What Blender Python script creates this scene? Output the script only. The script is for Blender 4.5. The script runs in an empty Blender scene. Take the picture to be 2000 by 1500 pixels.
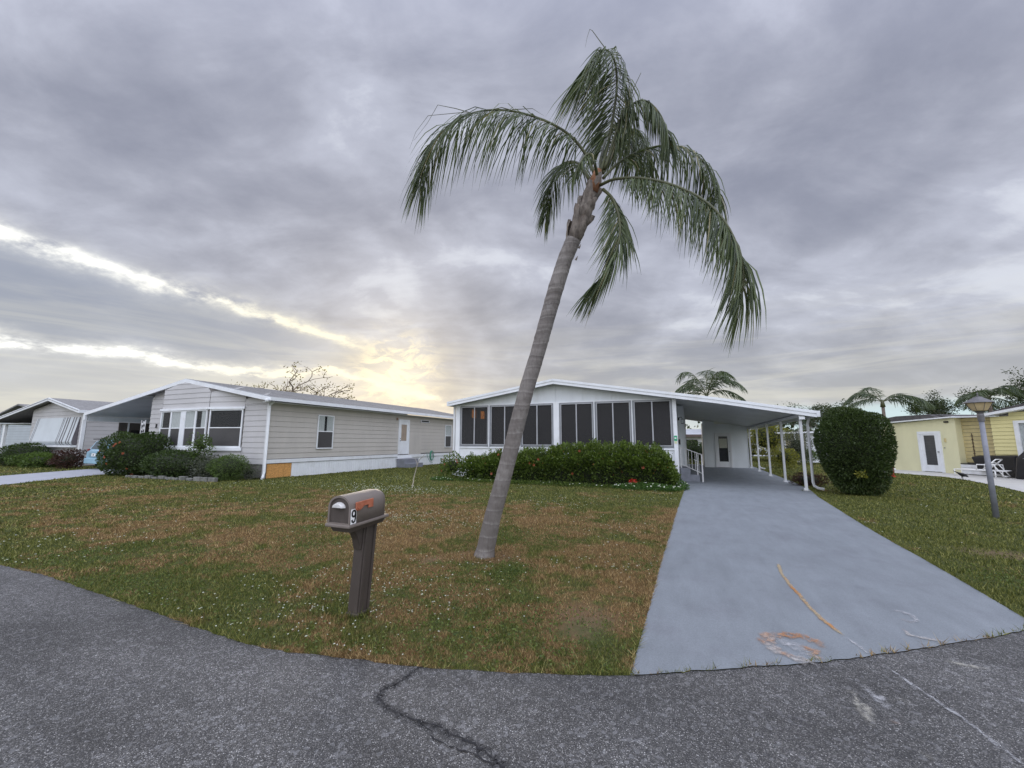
import bpy, math, random
import numpy as np
from mathutils import Vector, Matrix

# ------------------------------------------------------------------ camera, sky, sun, exposure
sc = bpy.context.scene
COL = sc.collection
F, H = 800.0, 1.6
YAW, PITCH, ROLL = math.radians(23.1), math.radians(8.0), math.radians(0.2)
cam_d = bpy.data.cameras.new('camera')
cam_d.sensor_width = 36.0
cam_d.lens = F / 2000 * 36
cam_d.clip_start = 0.05
cam_d.clip_end = 3000
cam = bpy.data.objects.new('camera', cam_d)
COL.objects.link(cam)
cam.matrix_world = (Matrix.Translation((0, 0, H)) @ Matrix.Rotation(YAW, 4, 'Z')
                    @ Matrix.Rotation(math.pi / 2 + PITCH, 4, 'X') @ Matrix.Rotation(ROLL, 4, 'Z'))
sc.camera = cam
sc.view_settings.view_transform = 'Standard'
sc.view_settings.look = 'None'
sc.view_settings.gamma = 1
sc.view_settings.use_curve_mapping = False
sc.view_settings.exposure = 0.25

SUN_AZ = math.radians(23.1 + 16)      # left of +Y
SUN_EL = math.radians(9)
sun_d = bpy.data.lights.new('sun', 'SUN')
sun_d.energy = 0.6
sun_d.angle = math.radians(14)
sun_d.color = (1.0, 0.86, 0.66)
sun = bpy.data.objects.new('sun', sun_d)
COL.objects.link(sun)
sdir = Vector((-math.sin(SUN_AZ) * math.cos(SUN_EL), math.cos(SUN_AZ) * math.cos(SUN_EL), math.sin(SUN_EL)))
sun.rotation_euler = (-sdir).to_track_quat('-Z', 'Y').to_euler()
sun.location = (0, 0, 30)


class NT:
    """small helper to write node trees as expressions"""
    def __init__(s, tree):
        s.t = tree

    def new(s, kind, **kw):
        n = s.t.nodes.new(kind)
        for k, v in kw.items():
            setattr(n, k, v)
        return n

    def put(s, sock, v):
        if isinstance(v, bpy.types.NodeSocket):
            s.t.links.new(v, sock)
        elif v is not None:
            sock.default_value = v

    def m(s, op, a, b=None, c=None, clamp=False):
        n = s.new('ShaderNodeMath', operation=op)
        n.use_clamp = clamp
        for i, v in enumerate((a, b, c)):
            if v is not None:
                s.put(n.inputs[i], v)
        return n.outputs[0]

    def vm(s, op, a, b=None):
        n = s.new('ShaderNodeVectorMath', operation=op)
        s.put(n.inputs[0], a)
        if b is not None:
            s.put(n.inputs[1], b)
        return n.outputs['Value'] if op in ('DOT_PRODUCT', 'LENGTH') else n.outputs[0]

    def mix(s, f, a, b, blend='MIX'):
        n = s.new('ShaderNodeMix', data_type='RGBA', blend_type=blend)
        s.put(n.inputs['Factor'], f)
        for sock, v in ((n.inputs['A'], a), (n.inputs['B'], b)):
            pass
        ca = [i for i in n.inputs if i.name == 'A' and i.type == 'RGBA'][0]
        cb = [i for i in n.inputs if i.name == 'B' and i.type == 'RGBA'][0]
        s.put(ca, c4(a) if not isinstance(a, bpy.types.NodeSocket) else a)
        s.put(cb, c4(b) if not isinstance(b, bpy.types.NodeSocket) else b)
        return [o for o in n.outputs if o.type == 'RGBA'][0]

    def noise(s, vec, scale, detail=4, rough=.55, dist=0.0, out='Fac', w=None):
        n = s.new('ShaderNodeTexNoise')
        s.put(n.inputs['Vector'], vec)
        n.inputs['Scale'].default_value = scale
        n.inputs['Detail'].default_value = detail
        n.inputs['Roughness'].default_value = rough
        n.inputs['Distortion'].default_value = dist
        return n.outputs[out]

    def vor(s, vec, scale, feature='F1', out='Color'):
        n = s.new('ShaderNodeTexVoronoi', feature=feature)
        s.put(n.inputs['Vector'], vec)
        n.inputs['Scale'].default_value = scale
        return n.outputs[out]

    def ramp(s, f, stops, interp='LINEAR'):
        n = s.new('ShaderNodeValToRGB')
        n.color_ramp.interpolation = interp
        e = n.color_ramp.elements
        while len(e) < len(stops):
            e.new(0.5)
        for el, (p, c) in zip(e, stops):
            el.position = p
            el.color = c4(c) if not isinstance(c, (int, float)) else (c, c, c, 1)
        s.put(n.inputs[0], f)
        return n.outputs[0]

    def smooth(s, v, a, b):
        n = s.new('ShaderNodeMapRange', interpolation_type='SMOOTHSTEP')
        s.put(n.inputs['Value'], v)
        n.inputs['From Min'].default_value = a
        n.inputs['From Max'].default_value = b
        return n.outputs[0]

    def mapping(s, vec, scale=(1, 1, 1), rot=(0, 0, 0), loc=(0, 0, 0)):
        n = s.new('ShaderNodeMapping')
        s.put(n.inputs['Vector'], vec)
        n.inputs['Scale'].default_value = scale
        n.inputs['Rotation'].default_value = rot
        n.inputs['Location'].default_value = loc
        return n.outputs[0]

    def comb(s, x, y, z):
        n = s.new('ShaderNodeCombineXYZ')
        for i, v in enumerate((x, y, z)):
            s.put(n.inputs[i], v)
        return n.outputs[0]

    def sep(s, v):
        n = s.new('ShaderNodeSeparateXYZ')
        s.put(n.inputs[0], v)
        return n.outputs


def c4(c):
    if isinstance(c, (int, float)):
        return (c, c, c, 1)
    return tuple(c) if len(c) == 4 else (c[0], c[1], c[2], 1)


def build_world():
    w = bpy.data.worlds.new('World')
    sc.world = w
    w.use_nodes = True
    t = w.node_tree
    t.nodes.clear()
    N = NT(t)
    out = N.new('ShaderNodeOutputWorld')
    tc = N.new('ShaderNodeTexCoord').outputs['Generated']
    d = N.vm('NORMALIZE', tc)
    x, y, z = N.sep(d)
    r = N.vm('DOT_PRODUCT', d, (math.cos(YAW), math.sin(YAW), 0))
    f = N.vm('DOT_PRODUCT', d, (-math.sin(YAW), math.cos(YAW), 0))
    DEG = 180 / math.pi
    az = N.m('MULTIPLY', N.m('ARCTAN2', r, f), DEG)
    el = N.m('MULTIPLY', N.m('ARCSINE', z), DEG)
    zz = N.m('ADD', N.m('MAXIMUM', z, 0.0), 0.30)
    P = N.comb(N.m('DIVIDE', r, zz), N.m('DIVIDE', f, zz), 0.0)
    Pr = N.mapping(P, scale=(1.0, 0.72, 1), rot=(0, 0, math.radians(-24)))
    n1 = N.noise(Pr, 1.1, 4, .48, 0.5)
    n2 = N.noise(N.mapping(P, scale=(.8, 1.3, 1), rot=(0, 0, .35), loc=(3.1, 1.7, 0)), 3.0, 7, .58, 0.35)
    n3 = N.noise(N.mapping(P, loc=(7, 2, 4)), 8.5, 6, .6, 0.25)
    c = N.m('ADD', N.m('ADD', N.m('MULTIPLY', n1, .60), N.m('MULTIPLY', n2, .32)), N.m('MULTIPLY', n3, .08))
    cl = N.smooth(c, .38, .61)
    cloud = N.ramp(cl, [(0, (.245, .262, .34)), (.45, (.350, .368, .452)), (.8, (.455, .478, .575)), (1, (.62, .65, .74))])
    # finer detail lines of elevation
    dn = N.m('MULTIPLY', N.m('SUBTRACT', N.noise(P, 4.5, 7, .65), .5), 3.8)
    dn2 = N.m('MULTIPLY', N.m('SUBTRACT', N.noise(N.mapping(P, loc=(5, 5, 0)), 6, 7, .65), .5), 2.8)

    def line(points, nz):
        a0, a1 = -90.0, 60.0
        u = N.m('DIVIDE', N.m('SUBTRACT', az, a0), a1 - a0, clamp=True)
        st = [((a - a0) / (a1 - a0), e / 40.0) for a, e in points]
        v = N.ramp(u, st)
        return N.m('ADD', N.m('SUBTRACT', el, N.m('MULTIPLY', v, 40.0)), nz)
    l1 = line([(-90, 21), (-53, 17.9), (-47, 16.9), (-40, 16.2), (-33, 15.3), (-27, 13.8), (-22, 12.8), (-16, 11.0), (60, 11)], dn)
    l2 = line([(-90, 10.5), (-52, 8.7), (-44, 8.8), (-35, 8.0), (-29, 8.3), (-24, 8.9), (-18, 7.6), (-8.5, 5.2), (0, 4), (60, 4)], dn2)
    # bank between the two lit gaps
    bank = N.m('MULTIPLY', N.m('MULTIPLY', N.smooth(l1, 1.5, -1.2), N.smooth(l2, -.5, 2.2)), N.smooth(az, -14.0, -34.0))
    cloud = N.mix(N.m('MULTIPLY', bank, .72), cloud, (.26, .30, .405))
    low = N.m('MULTIPLY', N.m('MULTIPLY', N.smooth(l2, .5, -1.5), N.smooth(az, -12.0, -30.0)), .6)
    cloud = N.mix(low, cloud, (.47, .49, .55))
    # pale cream light towards the horizon
    warm = N.m('EXPONENT', N.m('DIVIDE', N.m('MAXIMUM', el, 0.0), -7.5))
    cloud = N.mix(N.m('MULTIPLY', warm, .80), cloud, (.66, .65, .57))
    # streaks near horizon, right hand
    st = N.noise(N.comb(N.m('MULTIPLY', az, .05), N.m('MULTIPLY', el, .55), 0.0), 1.0, 5, .6, .6)
    stf = N.m('MULTIPLY', N.smooth(st, .42, .66), N.smooth(el, 20.0, 3.0))
    cloud = N.mix(N.m('MULTIPLY', stf, .38), cloud, (.80, .77, .64))
    gap = N.m('MULTIPLY', N.smooth(az, 16.0, 34.0), N.m('MULTIPLY', N.smooth(el, 0.2, 2.0), N.smooth(N.m('ADD', el, N.m('MULTIPLY', dn, .5)), 4.8, 3.2)))
    cloud = N.mix(N.m('MULTIPLY', gap, .75), cloud, (.56, .74, .80))
    # lit gaps
    def glowline(l, width, brk_lo, brk_hi, mask, col, amp):
        g = N.m('EXPONENT', N.m('MULTIPLY', N.m('MULTIPLY', l, l), -1.0 / (width * width)))
        bn = N.smooth(N.noise(N.mapping(P, loc=(2.2, 9.1, 0)), 3.4, 6, .62), brk_lo, brk_hi)
        return N.m('MULTIPLY', N.m('MULTIPLY', g, bn), N.m('MULTIPLY', mask, amp))
    g1 = glowline(l1, .60, .37, .53, N.m('MAXIMUM', N.m('MULTIPLY', N.smooth(az, -38.0, -48.0), 1.0), N.m('MULTIPLY', N.smooth(az, -17.0, -24.0), .75)), None, 1.25)
    g1w = glowline(l1, 1.5, .3, .55, N.smooth(az, -10.0, -30.0), None, .30)
    g2 = glowline(l2, .42, .36, .52, N.smooth(az, 4.0, -14.0), None, 1.1)
    g2w = glowline(l2, 1.1, .25, .55, N.smooth(az, 4.0, -16.0), None, .35)
    gl = N.m('ADD', N.m('ADD', g1, g1w), N.m('ADD', g2, g2w), clamp=True)
    cloud = N.mix(gl, cloud, N.mix(N.smooth(az, -26.0, -46.0), (1.0, .94, .74), (.97, .97, .93)))
    # sunset glow behind the cloud
    sv = (sdir.x, sdir.y, sdir.z)
    ca = N.vm('DOT_PRODUCT', d, sv)
    ang = N.m('MULTIPLY', N.m('ARCCOSINE', N.m('MINIMUM', ca, 1.0)), DEG)
    gsm = N.m('EXPONENT', N.m('DIVIDE', N.m('MULTIPLY', ang, ang), -17.0))
    gbg = N.m('EXPONENT', N.m('DIVIDE', ang, -11.0))
    brk = N.smooth(N.noise(N.mapping(P, loc=(1, 4, 0)), 7.5, 7, .66, .5), .44, .60)
    g = N.m('MULTIPLY', gsm, N.m('ADD', N.m('MULTIPLY', brk, 1.25), .18))
    cloud = N.mix(N.m('MULTIPLY', gbg, .24, clamp=True), cloud, (.95, .80, .50))
    cloud = N.mix(N.m('MINIMUM', g, 1.0), cloud, (1.15, 1.0, .66))
    # fill light added to the sky overhead and behind the camera, brightening fronts and ground
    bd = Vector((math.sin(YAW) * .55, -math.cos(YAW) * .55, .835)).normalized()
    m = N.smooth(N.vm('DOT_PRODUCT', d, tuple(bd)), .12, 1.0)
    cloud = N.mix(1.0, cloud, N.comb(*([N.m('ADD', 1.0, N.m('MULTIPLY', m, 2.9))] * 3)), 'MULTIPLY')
    sky = N.new('ShaderNodeTexSky', sky_type='NISHITA')
    sky.sun_disc = False
    sky.sun_elevation = SUN_EL
    sky.sun_rotation = -SUN_AZ % (2 * math.pi)
    b1 = N.new('ShaderNodeBackground')
    t.links.new(sky.outputs[0], b1.inputs[0])
    b1.inputs[1].default_value = 0.06
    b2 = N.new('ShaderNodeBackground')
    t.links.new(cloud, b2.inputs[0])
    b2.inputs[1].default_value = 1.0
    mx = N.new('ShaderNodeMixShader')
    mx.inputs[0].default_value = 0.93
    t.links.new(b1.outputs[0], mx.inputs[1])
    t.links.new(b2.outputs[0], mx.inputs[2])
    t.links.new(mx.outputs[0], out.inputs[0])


build_world()

# ------------------------------------------------------------------ helpers
rng = np.random.default_rng(7)
random.seed(7)
WM = {}


def ray(px, py):
    u, v = px - 1000, -(py - 750)
    c, s = math.cos(ROLL), math.sin(ROLL)
    u, v = u * c - v * s, u * s + v * c
    x, y, z = u, F, v
    y, z = y * math.cos(PITCH) - z * math.sin(PITCH), y * math.sin(PITCH) + z * math.cos(PITCH)
    x, y = x * math.cos(YAW) - y * math.sin(YAW), x * math.sin(YAW) + y * math.cos(YAW)
    return Vector((x, y, z))


def at(px, py, Y):
    """survey: where the sight line measured on the photograph meets the plane y = Y"""
    r = ray(px, py)
    return r * (Y / r.y) + Vector((0, 0, H))


def gnd(px, py, z=0.0):
    r = ray(px, py)
    return r * ((z - H) / r.z) + Vector((0, 0, H))


def thing(name, label, cat, loc=(0, 0, 0), rz=0.0, group=None):
    o = bpy.data.objects.new(name, None)
    o.empty_display_size = .2
    COL.objects.link(o)
    o.location = loc
    o.rotation_euler = (0, 0, rz)
    o['label'] = label
    o['category'] = cat
    if group:
        o['group'] = group
    WM[o.name] = Matrix.Translation(loc) @ Matrix.Rotation(rz, 4, 'Z')
    return o


def tag(o, label, cat, group=None):
    o['label'] = label
    o['category'] = cat
    if group:
        o['group'] = group
    return o


def link(name, me, parent=None, kind=None, label=None):
    o = bpy.data.objects.new(name, me)
    COL.objects.link(o)
    if parent is not None:
        o.parent = parent
        WM[o.name] = WM[parent.name]
    else:
        WM[o.name] = Matrix.Identity(4)
    if kind:
        o['kind'] = kind
    if label:
        o['label'] = label
    return o


class MB:
    def __init__(s):
        s.v, s.f, s.m = [], [], []
        s.mi = 0

    def add(s, verts, faces):
        b = len(s.v)
        s.v += [tuple(p) for p in verts]
        for f in faces:
            s.f.append([i + b for i in f])
            s.m.append(s.mi)
        return s

    def box(s, x0, x1, y0, y1, z0, z1):
        v = [(x0, y0, z0), (x1, y0, z0), (x1, y1, z0), (x0, y1, z0), (x0, y0, z1), (x1, y0, z1), (x1, y1, z1), (x0, y1, z1)]
        return s.add(v, [(0, 3, 2, 1), (4, 5, 6, 7), (0, 1, 5, 4), (1, 2, 6, 5), (2, 3, 7, 6), (3, 0, 4, 7)])

    def hexa(s, b, t):
        """bottom quad b, top quad t (ccw from above)"""
        return s.add(list(b) + list(t), [(3, 2, 1, 0), (4, 5, 6, 7), (0, 1, 5, 4), (1, 2, 6, 5), (2, 3, 7, 6), (3, 0, 4, 7)])

    def prism(s, poly, vec):
        """closed prism: list of 3d points extruded along vec"""
        n = len(poly)
        a = [Vector(p) for p in poly]
        b = [p + Vector(vec) for p in a]
        f = [tuple(range(n))[::-1], tuple(range(n, 2 * n))]
        for i in range(n):
            j = (i + 1) % n
            f.append((i, j, n + j, n + i))
        return s.add(a + b, f)

    def tube(s, pts, rad, n=8, caps=True):
        pts = [Vector(p) for p in pts]
        if not hasattr(rad, '__len__'):
            rad = [rad] * len(pts)
        rings = []
        up = Vector((0, 0, 1))
        u = None
        for i, p in enumerate(pts):
            t = (pts[min(i + 1, len(pts) - 1)] - pts[max(i - 1, 0)])
            if t.length < 1e-9:
                t = Vector((0, 0, 1))
            t.normalize()
            if u is None:
                u = t.cross(Vector((0, 1, 0)) if abs(t.y) < .9 else Vector((1, 0, 0))).normalized()
            else:
                u = (u - t * u.dot(t)).normalized()
            w = t.cross(u)
            rings.append([p + (u * math.cos(a) + w * math.sin(a)) * rad[i] for a in [2 * math.pi * k / n for k in range(n)]])
        v = [q for r in rings for q in r]
        f = []
        for i in range(len(pts) - 1):
            for k in range(n):
                k2 = (k + 1) % n
                f.append((i * n + k, i * n + k2, (i + 1) * n + k2, (i + 1) * n + k))
        if caps:
            f.append(tuple(range(n))[::-1])
            f.append(tuple((len(pts) - 1) * n + k for k in range(n)))
        return s.add(v, f)

    def lathe(s, c, prof, n=16):
        """prof: (r, z) list round a vertical axis at c"""
        v, f = [], []
        for r, z in prof:
            for k in range(n):
                a = 2 * math.pi * k / n
                v.append((c[0] + r * math.cos(a), c[1] + r * math.sin(a), c[2] + z))
        for i in range(len(prof) - 1):
            for k in range(n):
                k2 = (k + 1) % n
                f.append((i * n + k, i * n + k2, (i + 1) * n + k2, (i + 1) * n + k))
        f.append(tuple(range(n))[::-1])
        f.append(tuple((len(prof) - 1) * n + k for k in range(n)))
        return s.add(v, f)

    def build(s, name, mats, parent=None, smooth=False, kind=None, label=None, local=False, bevel=0):
        me = bpy.data.meshes.new(name)
        v = s.v
        if parent is not None and not local:
            inv = WM[parent.name].inverted()
            v = [tuple(inv @ Vector(p)) for p in v]
        me.from_pydata(v, [], s.f)
        if not isinstance(mats, (list, tuple)):
            mats = [mats]
        for m in mats:
            me.materials.append(m)
        if len(mats) > 1:
            me.polygons.foreach_set('material_index', s.m)
        if smooth:
            me.shade_smooth()
        me.update()
        o = link(name, me, parent, kind, label)
        if bevel:
            b = o.modifiers.new('bevel', 'BEVEL')
            b.width = bevel
            b.segments = 2
            b.limit_method = 'ANGLE'
        return o


def fast(name, verts, nper, mat, parent=None, attr=None, kind=None, label=None, midx=None, smooth=False):
    """verts: (M*nper, 3) array, faces are consecutive runs of nper"""
    verts = np.asarray(verts, dtype=np.float64)
    if parent is not None:
        inv = np.array(WM[parent.name].inverted())
        verts = verts @ inv[:3, :3].T + inv[:3, 3]
    nv = len(verts)
    nf = nv // nper
    me = bpy.data.meshes.new(name)
    me.vertices.add(nv)
    me.vertices.foreach_set('co', verts.astype(np.float32).ravel())
    me.loops.add(nv)
    me.loops.foreach_set('vertex_index', np.arange(nv, dtype=np.int32))
    me.polygons.add(nf)
    me.polygons.foreach_set('loop_start', np.arange(0, nv, nper, dtype=np.int32))
    me.update(calc_edges=True)
    mats = mat if isinstance(mat, (list, tuple)) else [mat]
    for m in mats:
        me.materials.append(m)
    if midx is not None:
        me.polygons.foreach_set('material_index', np.asarray(midx, dtype=np.int32))
    if attr is not None:
        a = me.attributes.new('rnd', 'FLOAT', 'FACE')
        a.data.foreach_set('value', np.asarray(attr, dtype=np.float32))
    if smooth:
        me.shade_smooth()
    return link(name, me, parent, kind, label)


def unit(a):
    return a / np.maximum(np.linalg.norm(a, axis=-1, keepdims=True), 1e-9)


def leafquads(cen, dirs, size, aspect=.45, fold=.15):
    """a pointed four-cornered leaf at each centre, growing along dirs"""
    n = len(cen)
    size = np.broadcast_to(size, (n,))[:, None]
    d = unit(dirs)
    s = unit(np.cross(d, unit(rng.normal(size=(n, 3)))))
    nn = np.cross(d, s)
    a = cen
    b = cen + d * size * .45 + s * size * aspect * .5 + nn * size * fold
    c = cen + d * size
    e = cen + d * size * .45 - s * size * aspect * .5 + nn * size * fold
    return np.stack([a, b, c, e], 1).reshape(-1, 3)


# ------------------------------------------------------------------ materials
MATS = {}


def mat(name, col, rough=.6, var=.12, scale=3.0, bump=0.0, bscale=40.0, spec=.4, metal=0.0, stain=None, sscale=1.2, stretch=(1, 1, 1), alpha=None, grain=0):
    m = bpy.data.materials.new(name)
    m.use_nodes = True
    t = m.node_tree
    N = NT(t)
    p = t.nodes['Principled BSDF']
    co = N.new('ShaderNodeTexCoord').outputs['Object']
    co = N.mapping(co, scale=stretch)
    n = N.noise(co, scale, 5, .6)
    lo = tuple(k * (1 - var) for k in col)
    hi = tuple(min(1, k * (1 + var)) for k in col)
    c = N.mix(N.smooth(n, .3, .7), lo, hi)
    if stain:
        n2 = N.noise(co, sscale, 7, .65)
        c = N.mix(N.m('MULTIPLY', N.smooth(n2, .48, .72), stain[1]), c, stain[0])
    if grain:
        c = N.mix(1.0, c, N.ramp(N.noise(co, 110, 4, .75), [(.3, 1 - grain), (.7, 1 + grain)]), 'MULTIPLY')
        c = N.mix(1.0, c, N.ramp(N.noise(N.mapping(co, scale=(1, .25, 1)), 5, 5, .65), [(.3, 1 - grain * .5), (.7, 1 + grain * .5)]), 'MULTIPLY')
    t.links.new(c, p.inputs['Base Color'])
    p.inputs['Roughness'].default_value = rough
    N.put(p.inputs['Roughness'], N.m('ADD', rough - .06, N.m('MULTIPLY', n, .12), clamp=True))
    p.inputs['Specular IOR Level'].default_value = spec
    p.inputs['Metallic'].default_value = metal
    if bump:
        b = N.new('ShaderNodeBump')
        b.inputs['Strength'].default_value = bump
        b.inputs['Distance'].default_value = .01
        N.put(b.inputs['Height'], N.noise(co, bscale, 4, .6))
        t.links.new(b.outputs[0], p.inputs['Normal'])
    MATS[name] = m
    return m


def leafmat(name, dark, light, dead=None, trans=.35, gloss=.45):
    m = bpy.data.materials.new(name)
    m.use_nodes = True
    t = m.node_tree
    N = NT(t)
    p = t.nodes['Principled BSDF']
    out = t.nodes['Material Output']
    a = N.new('ShaderNodeAttribute', attribute_name='rnd').outputs['Fac']
    stops = [(0, dark), (.75, light)]
    if dead:
        stops += [(.955, light), (.975, dead)]
    c = N.ramp(a, stops)
    t.links.new(c, p.inputs['Base Color'])
    p.inputs['Roughness'].default_value = gloss
    p.inputs['Specular IOR Level'].default_value = .35
    tr = N.new('ShaderNodeBsdfTranslucent')
    t.links.new(N.mix(1.0, c, (1.0, 1.15, .5), 'MULTIPLY'), tr.inputs[0])
    mx = N.new('ShaderNodeMixShader')
    mx.inputs[0].default_value = trans
    t.links.new(p.outputs[0], mx.inputs[1])
    t.links.new(tr.outputs[0], mx.inputs[2])
    t.links.new(mx.outputs[0], out.inputs[0])
    return m


def turf_color(N, pos):
    """dry and green patches of the lawn, by place"""
    x, y, z = N.sep(pos)
    n1 = N.noise(pos, .55, 6, .62, .4)
    n2 = N.noise(N.mapping(pos, loc=(9, 3, 0)), 2.1, 6, .68, .3)
    n3 = N.noise(N.mapping(pos, loc=(1, 8, 0)), 9.0, 4, .6)
    v = N.m('ADD', N.m('ADD', N.m('MULTIPLY', n1, .40), N.m('MULTIPLY', n2, .42)), N.m('MULTIPLY', n3, .18))
    # greener beyond eleven metres, on the far side of the drive and along the kerb
    gy = N.m('MULTIPLY', N.smooth(y, 7.5, 13.0), .085)
    gx = N.m('MULTIPLY', N.smooth(x, 1.5, 3.2), .10)
    gl = N.m('MULTIPLY', N.smooth(x, -6.0, -14.0), .05)
    gk = N.m('MULTIPLY', N.smooth(y, 4.6, 2.9), .05)
    v = N.m('ADD', N.m('ADD', v, gk), N.m('ADD', gl, N.m('MAXIMUM', gy, gx)))
    g = N.smooth(v, .455, .59)
    return g, n2, n3


def ground_mat():
    m = bpy.data.materials.new('lawn_soil')
    m.use_nodes = True
    t = m.node_tree
    N = NT(t)
    p = t.nodes['Principled BSDF']
    pos = N.new('ShaderNodeNewGeometry').outputs['Position']
    g, n2, n3 = turf_color(N, pos)
    fine = N.noise(pos, 85, 3, .7)
    brown = N.mix(fine, (.075, .045, .022), (.27, .175, .080))
    green = N.mix(fine, (.035, .044, .015), (.135, .15, .055))
    c = N.mix(g, brown, green)
    # bare sandy soil here and there
    bare = N.smooth(N.noise(N.mapping(pos, loc=(4.4, 2.1, 0)), .9, 5, .6), .66, .76)
    for bx, by, rx, ry in ((-.95, 3.95, .34, .40), (-3.3, 4.95, .2, .2), (4.1, 8.6, .6, .4), (-2.7, 5.4, .38, .28)):
        dx = N.m('DIVIDE', N.m('SUBTRACT', N.sep(pos)[0], bx), rx)
        dy = N.m('DIVIDE', N.m('SUBTRACT', N.sep(pos)[1], by), ry)
        bare = N.m('MAXIMUM', bare, N.smooth(N.m('ADD', N.m('ADD', N.m('MULTIPLY', dx, dx), N.m('MULTIPLY', dy, dy)), N.m('MULTIPLY', N.m('ADD', n2, n3), 1.6)), 3.0, .9))
    c = N.mix(N.m('MULTIPLY', bare, .85), c, N.mix(fine, (.10, .062, .038), (.33, .225, .150)))
    t.links.new(c, p.inputs['Base Color'])
    p.inputs['Roughness'].default_value = .95
    p.inputs['Specular IOR Level'].default_value = .1
    b = N.new('ShaderNodeBump')
    b.inputs['Strength'].default_value = .8
    b.inputs['Distance'].default_value = .03
    N.put(b.inputs['Height'], N.noise(pos, 45, 5, .7))
    t.links.new(b.outputs[0], p.inputs['Normal'])
    return m


def blade_mat():
    m = bpy.data.materials.new('grass_blade')
    m.use_nodes = True
    t = m.node_tree
    N = NT(t)
    p = t.nodes['Principled BSDF']
    out = t.nodes['Material Output']
    pos = N.new('ShaderNodeNewGeometry').outputs['Position']
    a = N.new('ShaderNodeAttribute', attribute_name='rnd').outputs['Fac']
    g, n2, n3 = turf_color(N, pos)
    brown = N.ramp(a, [(0, (.115, .069, .030)), (.5, (.295, .192, .084)), (.85, (.49, .345, .155)), (1, (.66, .52, .28))])
    green = N.ramp(a, [(0, (.043, .056, .012)), (.5, (.132, .150, .034)), (.85, (.25, .255, .065)), (1, (.44, .42, .15))])
    gg = N.smooth(N.m('ADD', g, N.m('MULTIPLY', N.m('SUBTRACT', N.noise(pos, 60, 2), .5), .9)), .3, .7)
    c = N.mix(gg, brown, green)
    t.links.new(c, p.inputs['Base Color'])
    p.inputs['Roughness'].default_value = .6
    p.inputs['Specular IOR Level'].default_value = .25
    tr = N.new('ShaderNodeBsdfTranslucent')
    t.links.new(c, tr.inputs[0])
    mx = N.new('ShaderNodeMixShader')
    mx.inputs[0].default_value = .35
    t.links.new(p.outputs[0], mx.inputs[1])
    t.links.new(tr.outputs[0], mx.inputs[2])
    t.links.new(mx.outputs[0], out.inputs[0])
    return m


def asphalt_mat():
    m = bpy.data.materials.new('asphalt')
    m.use_nodes = True
    t = m.node_tree
    N = NT(t)
    p = t.nodes['Principled BSDF']
    pos = N.new('ShaderNodeNewGeometry').outputs['Position']
    vc = N.vor(pos, 165)
    vr = N.sep(vc)[0]
    vd = N.vor(pos, 165, out='Distance')
    vc2 = N.sep(N.vor(pos, 42))[1]
    stone = N.ramp(vr, [(0, (.045, .043, .041)), (.5, (.122, .119, .110)), (.86, (.225, .217, .207)), (.96, (.38, .37, .355)), (1, (.66, .645, .62))])
    n = N.noise(pos, .8, 6, .6)
    n4 = N.noise(pos, 7, 5, .6)
    base = N.mix(N.smooth(vd, .35, .75), stone, (.06, .06, .063))
    base = N.mix(N.m('MULTIPLY', N.smooth(vc2, .8, 1.0), .35), base, (.34, .34, .345))
    base = N.mix(1.0, base, N.ramp(n, [(.3, .74), (.7, 1.22)]), 'MULTIPLY')
    base = N.mix(1.0, base, N.ramp(N.noise(N.mapping(pos, scale=(.35, 1.6, 1), loc=(3, 3, 0)), 1.1, 4, .55), [(.35, .84), (.65, 1.14)]), 'MULTIPLY')
    base = N.mix(1.0, base, N.ramp(n4, [(.3, .85), (.7, 1.15)]), 'MULTIPLY')
    t.links.new(base, p.inputs['Base Color'])
    p.inputs['Roughness'].default_value = .75
    p.inputs['Specular IOR Level'].default_value = .35
    b = N.new('ShaderNodeBump')
    b.inputs['Strength'].default_value = 1.0
    b.inputs['Distance'].default_value = .006
    N.put(b.inputs['Height'], N.m('SUBTRACT', 1.0, vd))
    t.links.new(b.outputs[0], p.inputs['Normal'])
    return m


def paint_mat(name, col, cover=.5, scale=14.0, white=None, peak=.75):
    """worn paint: patches worn away let the surface below show"""
    m = bpy.data.materials.new(name)
    m.use_nodes = True
    t = m.node_tree
    N = NT(t)
    p = t.nodes['Principled BSDF']
    out = t.nodes['Material Output']
    pos = N.new('ShaderNodeNewGeometry').outputs['Position']
    n = N.noise(pos, scale, 6, .7)
    n2 = N.noise(pos, 2.3, 4, .6)
    c = N.mix(N.smooth(n2, .4, .6), col, white if white else col)
    t.links.new(c, p.inputs['Base Color'])
    p.inputs['Roughness'].default_value = .8
    tr = N.new('ShaderNodeBsdfTransparent')
    mx = N.new('ShaderNodeMixShader')
    e = 1 - cover
    mid = N.new('ShaderNodeAttribute', attribute_name='mid').outputs['Fac']
    grit = N.noise(pos, 130, 3, .7)
    f = N.smooth(N.m('ADD', n, N.m('MULTIPLY', N.m('SUBTRACT', grit, .5), .5)), e * .6 + .10, e * .6 + .44)
    f = N.m('MULTIPLY', N.m('MULTIPLY', f, N.smooth(mid, .0, .55)), peak)
    t.links.new(f, mx.inputs[0])
    t.links.new(tr.outputs[0], mx.inputs[1])
    t.links.new(p.outputs[0], mx.inputs[2])
    t.links.new(mx.outputs[0], out.inputs[0])
    return m


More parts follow.
